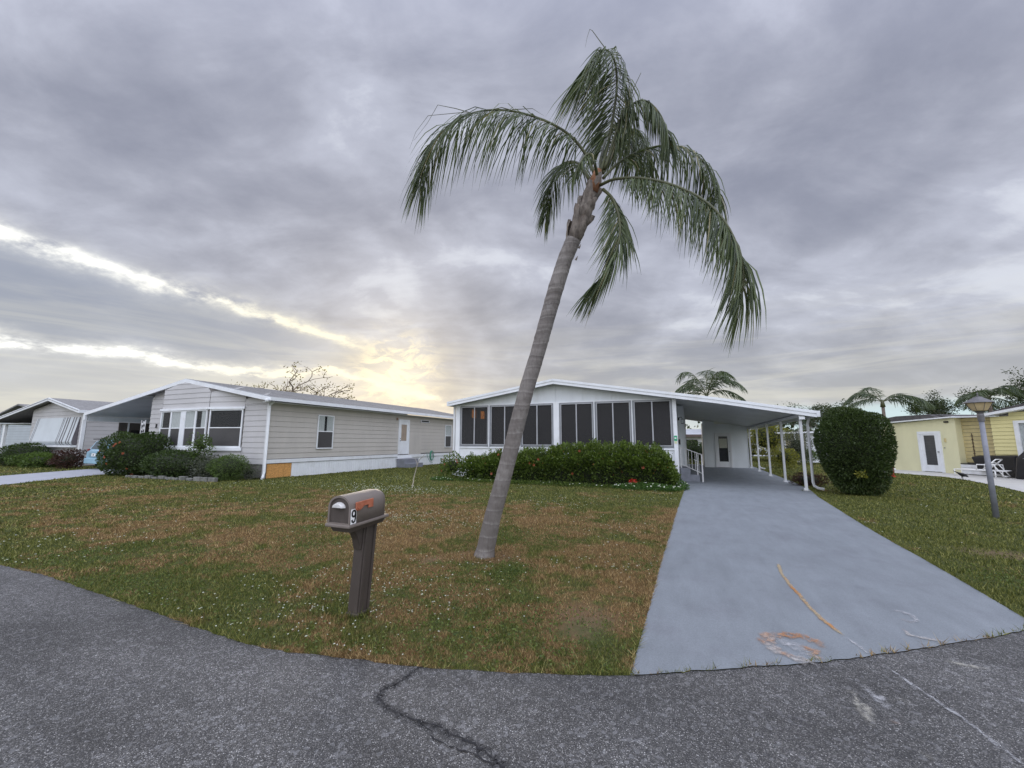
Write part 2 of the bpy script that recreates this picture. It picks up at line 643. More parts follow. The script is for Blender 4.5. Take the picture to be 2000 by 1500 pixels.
def screen_mat(name, col, through, rough=.35, tint=(1, 1, 1)):
    """insect screen or dark glass: partly see-through"""
    m = bpy.data.materials.new(name)
    m.use_nodes = True
    t = m.node_tree
    N = NT(t)
    p = t.nodes['Principled BSDF']
    out = t.nodes['Material Output']
    co = N.new('ShaderNodeTexCoord').outputs['Object']
    n = N.noise(co, 1.5, 5, .6)
    c = N.mix(n, tuple(k * .75 for k in col), tuple(k * 1.25 for k in col))
    t.links.new(c, p.inputs['Base Color'])
    p.inputs['Roughness'].default_value = rough
    tr = N.new('ShaderNodeBsdfTransparent')
    tr.inputs[0].default_value = c4(tint)
    mx = N.new('ShaderNodeMixShader')
    mx.inputs[0].default_value = 1 - through
    t.links.new(tr.outputs[0], mx.inputs[1])
    t.links.new(p.outputs[0], mx.inputs[2])
    t.links.new(mx.outputs[0], out.inputs[0])
    return m


WHITE = mat('white_paint', (.78, .80, .82), .45, .04, 2, .05, 60, stain=((.55, .55, .52), .35), sscale=2.2)
WHITE_OLD = mat('old_white_paint', (.70, .71, .72), .55, .06, 2, .1, 40, stain=((.42, .41, .38), .45), sscale=1.5, stretch=(1, 1, .25))
PANELW = mat('pale_grey_panel', (.70, .73, .75), .5, .05, 1.5, .05, 30, stain=((.5, .5, .47), .4), sscale=.9, stretch=(1, 1, .3))
CEIL = mat('ceiling_metal', (.52, .53, .53), .4, .08, 1.0, .05, 20, stain=((.35, .34, .32), .5), sscale=.8)
ALU = mat('grey_aluminium', (.24, .25, .27), .4, .08, 3, metal=.35)
ALU_L = mat('light_aluminium', (.42, .43, .45), .4, .08, 3, metal=.2)
SIDING = mat('greige_siding', (.515, .485, .44), .55, .045, 1.2, .08, 25, stain=((.42, .40, .37), .35), sscale=.8, stretch=(1, 1, .4))
SIDING2 = mat('grey_lilac_siding', (.50, .49, .485), .55, .045, 1.2, .08, 25, stain=((.46, .45, .44), .3), sscale=.8)
SIDING3 = mat('blue_grey_siding', (.42, .46, .49), .55, .05, 1.2, .08, 25)
SIDINGY = mat('yellow_siding', (.72, .66, .33), .55, .05, 1.0, .08, 25, stain=((.60, .54, .30), .4), sscale=.7)
STUCCOY = mat('yellow_stucco', (.71, .68, .44), .7, .05, 1.0, .15, 60, stain=((.64, .60, .38), .4), sscale=.8, stretch=(1, 1, .4))
OLDY = mat('weathered_yellow_boards', (.56, .47, .24), .7, .12, 2.0, .15, 40, stain=((.42, .34, .18), .5), sscale=1.4)
SHINGLE = mat('grey_shingle', (.25, .245, .24), .85, .22, 9, .5, 60, stain=((.17, .165, .16), .5), sscale=.7)
DARKROOF = mat('dark_roof_felt', (.085, .08, .08), .85, .2, 4, .4, 40)
METROOF = mat('pale_metal_roof', (.62, .64, .68), .4, .06, 2, metal=.2)
OSB = mat('osb_board', (.60, .31, .10), .7, .28, 26, .3, 60, stain=((.42, .20, .06), .5), sscale=14)
CONC = mat('concrete_step', (.22, .23, .26), .75, .12, 4, .25, 40)
PATIO = mat('pale_patio_concrete', (.50, .49, .46), .8, .08, 2, .2, 40, stain=((.38, .36, .33), .5), sscale=1.2)
DRIVE = mat('grey_painted_concrete', (.212, .232, .250), .62, .05, .9, .30, 90, stain=((.165, .170, .190), .45), sscale=1.7, grain=.20)
DRIVE2 = mat('pale_concrete', (.38, .39, .42), .8, .08, 2, .2, 40)
DARK = mat('dark_interior', (.018, .017, .018), .9, .2, 2)
LAPSHADE = mat('lap_shadow_backing', (.17, .16, .15), .9, .2, 4)  # wall backing coloured dark so the gaps between planks read as lap shadows
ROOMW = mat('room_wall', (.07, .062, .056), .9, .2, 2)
CURT = mat('curtain_cloth', (.74, .79, .77), .9, .10, 5, stretch=(8, 8, 1))
BLIND = mat('cream_blind_slat', (.72, .71, .58), .6, .05, 3)
SCREEN = screen_mat('dark_screen', (.030, .029, .031), .45, .5)
GLASSD = screen_mat('window_glass', (.06, .07, .075), .84, .06)
SCRHALF = screen_mat('half_screen', (.075, .072, .072), .15, .5)
AMBER = screen_mat('amber_film', (.30, .12, .03), .92, .4, tint=(1.0, .62, .26))
TRUNKM = None
IRON = mat('white_iron', (.72, .72, .72), .5, .06, 6, stain=((.35, .25, .18), .4), sscale=9)
BLACK = mat('black_fabric', (.012, .012, .014), .55, .3, 3, .4, 8)
RED = mat('red_paint', (.45, .03, .025), .45, .15, 8)
PVC = mat('white_pvc', (.80, .80, .79), .35, .03, 3)
LAMPGLASS = mat('amber_lamp_glass', (.60, .47, .28), .35, .10, 8)
LAMPMET = mat('bronze_grey_metal', (.16, .155, .16), .45, .15, 8, metal=.3)
LAMPPOST = mat('grey_painted_post', (.23, .24, .28), .5, .15, 5, .1, 30, stain=((.32, .32, .34), .5), sscale=3)
MBOX = mat('taupe_plastic', (.185, .155, .135), .5, .07, 5, .25, 120, stain=((.21, .185, .165), .5), sscale=3)
MPOST = mat('brown_plastic_post', (.070, .056, .048), .55, .08, 6, .3, 90, stain=((.11, .092, .08), .4), sscale=4)
FLAG = mat('faded_red_flag', (.40, .125, .065), .5, .15, 14, stain=((.50, .27, .18), .4), sscale=20)
CLIP = mat('pale_plastic', (.60, .59, .57), .4, .12, 20)
STICKW = mat('white_sticker', (.85, .85, .84), .5, .02, 5)
STICKB = mat('black_ink', (.012, .012, .012), .5, .05, 5)
STICKG = mat('green_sticker', (.03, .33, .16), .5, .1, 20)
HOSE = mat('green_hose', (.07, .26, .17), .4, .1, 10)
BARK = mat('grey_brown_bark', (.17, .135, .11), .9, .25, 6, .6, 30)
TWIG = mat('shrub_twig', (.020, .026, .012), .9, .3, 9)
STONE = mat('edging_stone', (.17, .17, .155), .9, .35, 6, .5, 30)
FEATHER = mat('black_feather', (.012, .012, .016), .4, .2, 20)
CARB = mat('light_blue_car_paint', (.30, .48, .60), .25, .03, 3, spec=.6)
CARG = mat('car_glass', (.05, .07, .075), .08, .1, 3, spec=.8)
TYRE = mat('tyre_rubber', (.02, .02, .02), .8, .1, 10)
TAIL = mat('tail_lamp_plastic', (.28, .05, .05), .25, .1, 10)
AWN = mat('awning_metal', (.56, .60, .62), .5, .05, 1.2)
AWND = mat('awning_dark_stripe', (.13, .12, .13), .5, .1, 3)

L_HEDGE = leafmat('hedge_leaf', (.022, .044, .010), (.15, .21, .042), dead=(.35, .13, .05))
L_HIB = leafmat('hibiscus_leaf', (.014, .028, .010), (.065, .10, .028), trans=.25)
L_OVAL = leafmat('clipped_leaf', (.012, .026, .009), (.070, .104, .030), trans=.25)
L_SOFT = leafmat('feathery_leaf', (.035, .06, .015), (.12, .18, .045))
L_GREY = leafmat('grey_green_leaf', (.05, .055, .045), (.16, .17, .14))
L_YEL = leafmat('yellow_green_leaf', (.07, .09, .015), (.30, .28, .05), dead=(.4, .18, .05))
L_CROT = leafmat('purple_croton_leaf', (.022, .012, .012), (.09, .04, .035))
L_FAR = leafmat('far_tree_leaf', (.018, .030, .014), (.075, .095, .045))
L_GOLD = leafmat('autumn_leaf', (.14, .10, .05), (.32, .25, .11), trans=.5)
L_PALM = leafmat('palm_leaflet', (.030, .047, .022), (.125, .155, .070), dead=(.26, .23, .12), trans=.28)
L_PALMF = leafmat('far_palm_leaflet', (.035, .055, .03), (.11, .14, .07))
PET_R = leafmat('red_petal', (.55, .03, .03), (.75, .10, .08))
PET_O = leafmat('coral_petal', (.34, .08, .045), (.48, .17, .10))
PET_W = leafmat('white_petal', (.70, .70, .68), (.85, .85, .82))

# ------------------------------------------------------------------ ground, road, drives
road_edge = [(-60, 4.0), (-40, 3.4), (-22, 3.0), (-14, 2.72), (-8.27, 2.53), (-6.99, 2.56), (-5.71, 2.50), (-4.69, 2.46), (-3.85, 2.41), (-3.21, 2.41),
             (-2.90, 2.44), (-2.32, 2.57), (-1.92, 2.65), (-1.56, 2.75), (-1.21, 2.86), (-.88, 2.98), (-.43, 3.17), (.10, 3.47),
             (.80, 3.88), (1.18, 4.14), (1.81, 4.60), (2.60, 5.22), (3.6, 6.1), (5.4, 7.3), (9, 8.6), (20, 9.2), (60, 9.5)]
# finer, uneven edge
edge = []
for (a, b) in zip(road_edge[:-1], road_edge[1:]):
    L = math.dist(a, b)
    k = max(1, int(L / .06)) if -10 < a[0] < 6 else max(1, int(L / 1.0))
    for i in range(k):
        t_ = i / k
        j = random.uniform(-.012, .012) if -10 < a[0] < 6 else 0
        edge.append((a[0] + (b[0] - a[0]) * t_, a[1] + (b[1] - a[1]) * t_ + j))
edge.append(road_edge[-1])
road_poly = edge + [(60, -60), (-60, -60)]
drive_poly = [(-.45, 3.155), (-.43, 4.5), (-.42, 6.06), (-.38, 8), (-.35, 9.79), (-.26, 13.5), (-.19, 16.6), (-.40, 17.0), (-.40, 33), (3.9, 33), (3.85, 20), (3.76, 17.2),
              (3.62, 16.2), (3.45, 14.92), (3.22, 12.2), (3.03, 9.88), (2.95, 8.6), (2.92, 7.81), (2.84, 6.6), (2.76, 5.54), (2.72, 5.32)]
drive_front = [(p[0], p[1] - .005) for p in edge if -.45 < p[0] < 2.7]
drive_poly2 = [(3.52, 33), (3.85, 33)]
drive_full = [(-.45, 3.155)] + drive_front + drive_poly[:0:-1]
drive_left = [(-20.0, 2.96), (-20.7, 4.2), (-22.51, 6.58), (-23.88, 8.32), (-25.2, 10.2), (-25.4, 12.3), (-25.4, 26), (-31.1, 26), (-31.0, 12.7), (-29.57, 10.26), (-28.2, 8.19), (-26.4, 5.2), (-25.6, 3.1)]
patio_poly = [(8.9, 29.9), (9.7, 29.4), (10.3, 27.8), (11.15, 26.3), (11.0, 24.3), (10.6, 21.6), (10.06, 19.3), (9.6, 17), (14.5, 17), (17.5, 20), (13.0, 28.9), (11.2, 32.9)]


def inpoly(P, poly):
    x, y = P[:, 0], P[:, 1]
    r = np.zeros(len(P), bool)
    n = len(poly)
    for i in range(n):
        x0, y0 = poly[i]
        x1, y1 = poly[(i + 1) % n]
        if y0 == y1:
            continue
        c = ((y0 > y) != (y1 > y)) & (x < (x1 - x0) * (y - y0) / (y1 - y0) + x0)
        r ^= c
    return r


def sheet(name, poly, z, m, label=None, parent=None):
    from mathutils.geometry import tessellate_polygon
    pts = [Vector((p[0], p[1], z)) for p in poly]
    tri = tessellate_polygon([pts])
    mb = MB()
    mb.add(pts, [tuple(f) for f in tri])
    o = mb.build(name, m, parent)
    # face up
    me = o.data
    me.update()
    if sum(p.normal.z for p in me.polygons) < 0:
        me.flip_normals()
    o['kind'] = 'structure'
    return o


g = MB()
n = 48
g.add([(0, 0, 0)] + [(700 * math.cos(2 * math.pi * k / n), 700 * math.sin(2 * math.pi * k / n), 0) for k in range(n)],
      [(0, k + 1, (k + 1) % n + 1) for k in range(n)])
ground = g.build('ground', ground_mat(), kind='structure')
road = sheet('road', road_poly, .004, asphalt_mat())
drv = sheet('driveway', drive_full, .012, DRIVE)
drv2 = sheet('neighbour_driveway', drive_left, .010, DRIVE2)
pat = sheet('patio', patio_poly, .016, PATIO)


def ribbon(name, pts, width, z, m, parent, jit=.3, seg=.05):
    width *= 1.0 if name in ('crack', 'joint') else (1.25 if name == 'paint_line' else 1.6)
    """thin worn band along a path on the ground"""
    P = [Vector((p[0], p[1], 0)) for p in pts]
    path = []
    for a, b in zip(P[:-1], P[1:]):
        k = max(1, int((b - a).length / seg))
        path += [a.lerp(b, i / k) for i in range(k)]
    path.append(P[-1])
    v, f = [], []
    for i, p in enumerate(path):
        t_ = (path[min(i + 1, len(path) - 1)] - path[max(i - 1, 0)]).normalized()
        s_ = Vector((-t_.y, t_.x, 0))
        w = width * (1 + random.uniform(-jit, jit)) * .5
        o_ = s_ * random.uniform(-jit, jit) * width * .25
        v += [p + o_ + s_ * w + Vector((0, 0, z)), p + o_ + Vector((0, 0, z)), p + o_ - s_ * w + Vector((0, 0, z))]
        if i:
            b = 3 * i
            f += [(b - 3, b - 2, b + 1, b), (b - 2, b - 1, b + 2, b + 1)]
    o = MB().add(v, f).build(name, m, parent)
    a = o.data.attributes.new('mid', 'FLOAT', 'POINT')
    k = len(path)
    a.data.foreach_set('value', [q * min(1, i / 4, (k - 1 - i) / 4) for i in range(k) for q in (0.0, 1.0, 0.0)])
    return o


def px_path(l, z=0.0):
    return [gnd(x, y, z) for x, y in l]


CRK = mat('crack_shadow', (.022, .022, .024), .95, .2, 30)
CRKS = paint_mat('damp_crack_edge', (.05, .05, .053), .62, 16, peak=.5)
crk = [(822, 1303), (800, 1320), (775, 1338), (748, 1350), (738, 1362), (752, 1384), (780, 1398), (812, 1408), (830, 1416), (862, 1424), (890, 1440), (925, 1455), (952, 1476), (978, 1497), (1010, 1530)]
crkp = []
for a, b in zip(px_path(crk)[:-1], px_path(crk)[1:]):
    for i in range(9):
        crkp.append(a.lerp(b, i / 9) + Vector((random.uniform(-.011, .011), random.uniform(-.011, .011), 0)))
ribbon('crack', crkp, .10, .0066, CRKS, road, .25, .03)
ribbon('crack', crkp, .009, .009, CRK, road, .9, .02)
c2 = px_path([(830, 1416), (850, 1445), (880, 1462), (930, 1478), (960, 1498)])
c2 = [a.lerp(b, i / 5) + Vector((random.uniform(-.012, .012), random.uniform(-.012, .012), 0)) for a, b in zip(c2[:-1], c2[1:]) for i in range(5)]
ribbon('crack', c2, .008, .0095, CRK, road, .8, .02)

ORANGE = paint_mat('faded_orange_paint', (.50, .22, .055), .85, 22, white=(.42, .33, .20), peak=.8)
ORANGE2 = paint_mat('worn_rust_marking', (.42, .19, .07), .62, 20, white=(.42, .40, .38), peak=.95)
PALEP = paint_mat('worn_pale_marking', (.46, .46, .47), .60, 22, peak=.8)
PALEP2 = paint_mat('worn_cream_marking', (.44, .42, .36), .60, 22, peak=.7)
ribbon('paint_line', px_path([(1520, 1103), (1526, 1122), (1545, 1148), (1562, 1165), (1580, 1188), (1605, 1212), (1630, 1232), (1652, 1248)]), .040, .018, ORANGE, drv, .25, .03)
ribbon('paint_line', px_path([(1652, 1248), (1680, 1268), (1703, 1286)]), .030, .018, PALEP, drv, .3, .03)
ribbon('paint_mark', px_path([(1600, 1300), (1560, 1292), (1520, 1278), (1498, 1258), (1500, 1248), (1522, 1244), (1560, 1246), (1590, 1256), (1615, 1272)]), .085, .0185, ORANGE2, drv, .4, .03)
ribbon('paint_mark', px_path([(1512, 1252), (1540, 1262), (1570, 1278), (1592, 1292)]), .10, .019, PALEP, drv, .4, .03)
ribbon('paint_mark', px_path([(1560, 1262), (1585, 1275), (1600, 1294), (1598, 1298)]), .075, .0195, ORANGE2, drv, .4, .03)
ribbon('paint_mark', px_path([(1740, 1198), (1760, 1197), (1782, 1206), (1792, 1216), (1775, 1218), (1752, 1212)]), .04, .018, PALEP, drv, .4, .03)
ribbon('paint_mark', px_path([(1755, 1212), (1778, 1219), (1792, 1221)]), .035, .0185, ORANGE2, drv, .4, .03)
ribbon('paint_mark', px_path([(1762, 1231), (1778, 1245), (1800, 1250), (1838, 1256), (1862, 1262)]), .035, .018, ORANGE2, drv, .5, .03)
ribbon('paint_mark', px_path([(1800, 1262), (1810, 1272)]), .05, .018, ORANGE2, drv, .5, .03)
ribbon('paint_line', px_path([(1716, 1294), (1760, 1324), (1815, 1362), (1880, 1405), (1945, 1455), (2010, 1505), (2060, 1545)]), .024, .0085, PALEP, road, .6, .04)
ribbon('paint_mark', px_path([(1650, 1345), (1672, 1362), (1690, 1395), (1712, 1428)]), .05, .009, PALEP2, road, .6, .04)
ribbon('paint_mark', px_path([(1680, 1335), (1712, 1362), (1745, 1395)]), .05, .0082, PALEP, road, .6, .04)
ribbon('paint_mark', px_path([(1742, 1362), (1770, 1374), (1790, 1384)]), .06, .009, PALEP2, road, .6, .04)
ribbon('paint_mark', px_path([(1722, 1402), (1750, 1414), (1735, 1420)]), .06, .009, ORANGE2, road, .6, .04)
ribbon('paint_mark', px_path([(1838, 1292), (1890, 1302), (1952, 1310)]), .05, .0088, PALEP2, road, .6, .04)
ribbon('paint_mark', px_path([(1860, 1275), (1885, 1282)]), .05, .0088, PALEP2, road, .6, .04)
ribbon('paint_mark', px_path([(1780, 1465), (1812, 1478), (1840, 1500)]), .05, .009, PALEP2, road, .6, .04)
ribbon('paint_mark', px_path([(1950, 1362), (2000, 1372), (2050, 1380)]), .04, .009, PALEP, road, .6, .04)
# expansion joint across the drive at the carport
ribbon('joint', [(-.35, 16.9), (3.7, 16.9)], .012, .017, CRK, drv, .2, .2)

# ------------------------------------------------------------------ main house (white front, screened porch, carport)
RIDGE = (-5.18, 4.25)


def roofz(x):
    """underside-of-drip line of the house roof, front section"""
    pts = [(-10.32, 3.45), (-5.18, 4.25), (1.03, 3.21), (4.0, 2.645)]
    for (a, za), (b, zb) in zip(pts[:-1], pts[1:]):
        if x <= b:
            return za + (zb - za) * (x - a) / (b - a)
    return pts[-1][1]


HX = thing('screened_house', 'white single-storey home with long dark screened windows and an attached carport on its right', 'house', (-3, 17, 0))
xs = [-10.32, -5.18, 1.03, 4.0]
# roof slab
top = [(x, roofz(x)) for x in xs]
poly = [(x, 16.62, z) for x, z in top] + [(x, 16.62, z - .13) for x, z in top[::-1]]
MB().prism(poly, (0, 16.6, 0)).build('roof', METROOF, HX)
# fascia in two steps, and the crease between
poly = [(x, 16.555, z + .012) for x, z in top] + [(x, 16.555, z - .085) for x, z in top[::-1]]
MB().prism(poly, (0, .06, 0)).build('fascia', WHITE, HX)
poly = [(x, 16.575, z - .088) for x, z in top] + [(x, 16.575, z - .205) for x, z in top[::-1]]
MB().prism(poly, (0, .04, 0)).build('fascia', WHITE, HX)
# side gutters along both eaves
MB().box(4.0, 4.09, 16.56, 33, roofz(4) - .19, roofz(4) + .01).build('gutter', WHITE, HX)
MB().box(-10.41, -10.32, 16.56, 33, 3.25, 3.46).build('gutter', WHITE, HX)
# ceiling pans under the carport
for k in range(27):
    y0 = 16.66 + k * .6
    if y0 > 32.6:
        break
    mb = MB()
    a, b = -.38, 3.98
    za, zm, zb = roofz(a) - .15, roofz(1.03) - .15, roofz(b) - .15
    mb.add([(a, y0, za), (1.03, y0, zm), (b, y0, zb), (b, y0 + .585, zb), (1.03, y0 + .585, zm), (a, y0 + .585, za),
            (a, y0, za + .018), (1.03, y0, zm + .018), (b, y0, zb + .018), (b, y0 + .585, zb + .018), (1.03, y0 + .585, zm + .018), (a, y0 + .585, za + .018)],
           [(0, 5, 4, 1), (1, 4, 3, 2), (6, 7, 10, 11), (7, 8, 9, 10), (0, 1, 7, 6), (1, 2, 8, 7), (3, 4, 10, 9), (4, 5, 11, 10), (0, 6, 11, 5), (2, 3, 9, 8)])
    mb.build('ceiling_panel', CEIL, HX)
MB().box(3.50, 3.62, 16.66, 32.9, 2.46, 2.555).build('beam', WHITE_OLD, HX)
# knee wall
MB().box(-10.0, -.40, 17.0, 17.08, 0, 1.34).build('knee_wall', WHITE, HX)
MB().box(-9.99, -.41, 16.955, 17.0, 1.30, 1.36).build('sill', WHITE, HX)
# gable panels above the windows
gx = [-10.0 + i * (9.6 / 8) for i in range(9)]
for a, b in zip(gx[:-1], gx[1:]):
    a2, b2 = a + .004, b - .004
    tops = [(a2, roofz(a2) - .14)]
    if a2 < -5.18 < b2:
        tops.append((-5.18, roofz(-5.18) - .14))
    tops.append((b2, roofz(b2) - .14))
    pl = [(b2, 17.0, 3.29), (a2, 17.0, 3.29)] + [(x, 17.0, max(z, 3.30)) for x, z in tops]
    MB().prism(pl, (0, .06, 0)).build('gable_panel', PANELW, HX)
MB().box(-9.99, -.41, 16.965, 17.0, 3.255, 3.30).build('head_rail', WHITE, HX)
# porch corner columns and mullions
for x0, x1 in ((-10.12, -9.90), (-5.28, -5.03), (-.50, -.36)):
    MB().box(x0, x1, 16.93, 17.07, 0 if x0 != -5.28 else 1.36, (roofz(x0) - .15) if x0 != -5.28 else 3.255).build('column', WHITE, HX)
MB().box(-10.26, -10.17, 16.93, 17.0, .05, 3.3).build('downspout', WHITE_OLD, HX)


def win_unit(x0, x1, z0, z1, Y):
    fr = MB()
    fr.box(x0, x0 + .065, Y - .03, Y + .03, z0, z1)
    fr.box(x1 - .065, x1, Y - .03, Y + .03, z0, z1)
    fr.box(x0 + .065, x1 - .065, Y - .03, Y + .03, z0, z0 + .09)
    fr.box(x0 + .065, x1 - .065, Y - .03, Y + .03, z1 - .05, z1)
    w = fr.build('window_frame', ALU, HX)
    ins = MB()
    a, b, c, d = x0 + .065, x1 - .065, z0 + .09, z1 - .05
    ins.box(a, a + .025, Y - .045, Y - .005, c, d).box(b - .025, b, Y - .045, Y - .005, c, d)
    ins.box(a + .025, b - .025, Y - .045, Y - .005, d - .025, d).box(a + .025, b - .025, Y - .045, Y - .005, c, c + .025)
    ins.build('sash', ALU_L, w)
    m_ = (x0 + x1) / 2
    MB().box(m_ - .022, m_ + .022, Y - .05, Y + .0, c + .025, d - .025).build('mullion', ALU_L, w)
    MB().box(a + .025, m_ - .022, Y - .004, Y + .002, c + .025, d - .025).build('screen_pane', SCREEN, w)
    MB().box(m_ + .022, b - .025, Y - .004, Y + .002, c + .025, d - .025).build('screen_pane', SCREEN, w)


wl = [-9.90, -8.36, -6.82, -5.28]
wr = [-5.03, -3.52, -2.01, -.50]
for L in (wl, wr):
    for i in range(3):
        win_unit(L[i] + (.018 if i else 0), L[i + 1] - (.018 if i < 2 else 0), 1.36, 3.255, 17.0)
        if i:
            MB().box(L[i] - .018, L[i] + .018, 16.90, 17.03, 1.36, 3.255).build('mullion', WHITE, HX)
# porch room behind the screens
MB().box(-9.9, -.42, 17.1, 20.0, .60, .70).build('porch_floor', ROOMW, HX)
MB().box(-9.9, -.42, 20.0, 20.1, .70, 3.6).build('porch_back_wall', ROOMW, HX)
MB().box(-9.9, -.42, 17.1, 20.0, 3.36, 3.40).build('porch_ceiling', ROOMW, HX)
mb = MB()
mb.box(-10.0, -9.93, 17.09, 33, 0, 2.78)
mb.box(-10.0, -9.93, 17.09, 33, 3.21, 3.33)
for a, b in ((17.09, 18.17), (18.70, 19.12), (19.66, 33)):
    mb.box(-10.0, -9.93, a, b, 2.78, 3.21)
mb.build('side_wall', WHITE_OLD, HX)
MB().box(-9.97, -9.96, 18.17, 18.70, 2.78, 3.21).build('side_window', AMBER, HX)
MB().box(-9.97, -9.96, 19.12, 19.66, 2.78, 3.21).build('side_window', AMBER, HX)
# right wall beside the carport: porch return, then the main body set further out
MB().box(-.47, -.41, 17.09, 19.9, .0, 3.3).build('porch_side_wall', WHITE_OLD, HX)
for k in range(11):
    y0 = 19.9 + k * 1.2
    MB().box(-.42, -.14, y0 + .006, y0 + 1.194, .0, roofz(-.14) - .17).build('wall_panel', PANELW, HX)
    MB().box(-.14, -.115, y0 - .03, y0 + .03, .0, roofz(-.1) - .17).build('batten', WHITE_OLD, HX)
# side door at the landing
dr = MB().box(-.41, -.37, 18.75, 19.62, .62, 2.66).build('door', WHITE, HX)
MB().box(-.37, -.355, 18.95, 19.42, 1.6, 2.45).build('pane', GLASSD, dr)
MB().box(-.37, -.31, 18.80, 18.86, 1.56, 1.62).build('handle', ALU, dr)
ll = MB().box(-.36, -.30, 18.40, 18.50, 2.50, 2.62).build('porch_light', BLACK, HX)
MB().tube([(-.30, 18.45, 2.60), (-.22, 18.45, 2.64), (-.18, 18.45, 2.58)], .012, 6).build('arm', BLACK, ll)
mb = MB()
mb.box(-.23, -.13, 18.40, 18.50, 2.36, 2.38).box(-.23, -.13, 18.40, 18.50, 2.54, 2.56)
for dx, dy in ((-.225, 18.405), (-.137, 18.405), (-.225, 18.493), (-.137, 18.493)):
    mb.box(dx - .004, dx + .004, dy - .004, dy + .004, 2.38, 2.54)
mb.build('lantern_cage', BLACK, ll)
MB().box(-.36, -.30, 18.62, 18.70, 1.50, 1.72).build('meter_box', BLACK, HX)
# little green and white sticker on the corner column
p_ = at(1319, 856, 16.925)
MB().box(-.50 + .01, -.38, 16.922, 16.93, p_.z - .10, p_.z + .10).build('sticker', STICKG, HX)
MB().box(-.47, -.41, 16.917, 16.922, p_.z - .02, p_.z + .03).build('sticker', STICKW, HX)
MB().box(-.48, -.39, 16.917, 16.93, p_.z - .20, p_.z - .11).build('sticker', mat('cream_sticker', (.7, .7, .45), .5), HX)
# steps and landing
st_ = MB()
st_.box(-.36, .02, 18.55, 20.0, .012, .55)
st_.box(.02, .36, 18.60, 19.95, .012, .28)
stp = st_.build('steps', CONC, HX, bevel=.01)
# handrail
hr = MB()
A, B = Vector((-.30, 18.62, 1.40)), Vector((.47, 18.62, 1.10))
hr.tube([A, B], .016, 6)
A2, B2 = Vector((-.30, 18.62, .70)), Vector((.47, 18.62, .34))
hr.tube([A2, B2], .014, 6)
for k in range(6):
    t_ = (k + .3) / 6.3
    hr.tube([A.lerp(B, t_), A2.lerp(B2, t_)], .009, 5)
hr.tube([A2.lerp(B2, .62) + Vector((0, 0, .42)), A2.lerp(B2, .80) + Vector((0, 0, .42))], .009, 5)
rl = hr.build('handrail', IRON, HX)
MB().box(.45, .50, 18.595, 18.645, .012, 1.11).build('rail_post', IRON, rl)
MB().box(.28, .31, 18.605, 18.635, .1, 1.14).build('rail_post', IRON, rl)
MB().box(-.33, -.29, 18.60, 18.64, .5, 1.41).build('rail_post', IRON, rl)
# carport posts: one mesh shared
mb = MB().box(3.52, 3.60, 16.76, 16.84, .03, 2.46).box(3.47, 3.65, 16.72, 16.88, .012, .03).box(3.49, 3.52, 16.77, 16.83, .03, .09)
post0 = mb.build('carport_post', WHITE_OLD, HX)
for Y in (20.03, 23.32, 26.72, 29.75):
    c = post0.copy()
    COL.objects.link(c)
    c.parent = HX
    c.location.y += Y - 16.8
MB().box(3.50, 3.66, 16.60, 16.66, 2.38, 2.47).build('bracket', WHITE, HX)
for Y in (17.05, 28.6):
    mb = MB()
    mb.tube([(3.92, Y, 2.52), (3.86, Y, 2.38), (3.82, Y, 2.25), (3.82, Y, .28), (3.84, Y, .16), (3.93, Y - .03, .09), (4.10, Y - .08, .06)], .042, 4)
    mb.build('downspout', WHITE_OLD, HX)

# storage room at the back of the carport
zz = roofz(.9) - .17
SH = HX
mb = MB()
mb.add([(.92, 29.8, 0), (1.62, 29.8, 0), (1.62, 29.8, roofz(1.62) - .17), (.92, 29.8, zz),
        (.92, 29.88, 0), (1.62, 29.88, 0), (1.62, 29.88, roofz(1.62) - .17), (.92, 29.88, zz)],
       [(0, 1, 2, 3), (7, 6, 5, 4), (0, 3, 7, 4), (1, 5, 6, 2)])
mb.build('storage_wall', PANELW, SH)
mb = MB()
mb.add([(2.50, 29.8, 0), (3.48, 29.8, 0), (3.48, 29.8, roofz(3.48) - .17), (2.50, 29.8, roofz(2.5) - .17),
        (2.50, 29.88, 0), (3.48, 29.88, 0), (3.48, 29.88, roofz(3.48) - .17), (2.50, 29.88, roofz(2.5) - .17)],
       [(0, 1, 2, 3), (7, 6, 5, 4), (0, 3, 7, 4), (1, 5, 6, 2)])
mb.build('storage_wall', PANELW, SH)
MB().box(1.62, 2.50, 29.8, 29.88, 2.16, 2.78).build('storage_wall', PANELW, SH)
MB().box(3.42, 3.48, 29.89, 33.1, 0, 2.5).build('storage_wall', PANELW, SH)
MB().box(.92, .98, 29.89, 33.1, 0, 2.9).build('storage_wall', PANELW, SH)
mb = MB().box(1.58, 1.68, 29.74, 29.80, .02, 2.20).box(2.44, 2.54, 29.74, 29.80, .02, 2.20).box(1.68, 2.44, 29.74, 29.80, 2.10, 2.20)
mb.build('door_frame', WHITE_OLD, SH)
d_ = MB().box(1.68, 1.80, 29.77, 29.82, .03, 2.10).box(2.32, 2.44, 29.77, 29.82, .03, 2.10).box(1.80, 2.32, 29.77, 29.82, .03, .38).box(1.80, 2.32, 29.77, 29.82, 1.98, 2.10)
door = d_.build('storage_door', WHITE_OLD, SH)
MB().box(1.80, 2.32, 29.86, 29.88, .38, 1.98).build('room_dark', DARK, door)
MB().box(1.80, 2.32, 29.79, 29.80, .38, 1.98).build('pane', screen_mat('clear_pane', (.10, .11, .12), .88, .08), door)
for k in range(8):
    z0 = 1.24 + k * .075
    MB().add([(1.83, 29.835, z0), (2.29, 29.835, z0), (2.29, 29.85, z0 + .07), (1.83, 29.85, z0 + .07)], [(0, 1, 2, 3)]).build('blind_slat', BLIND, door)
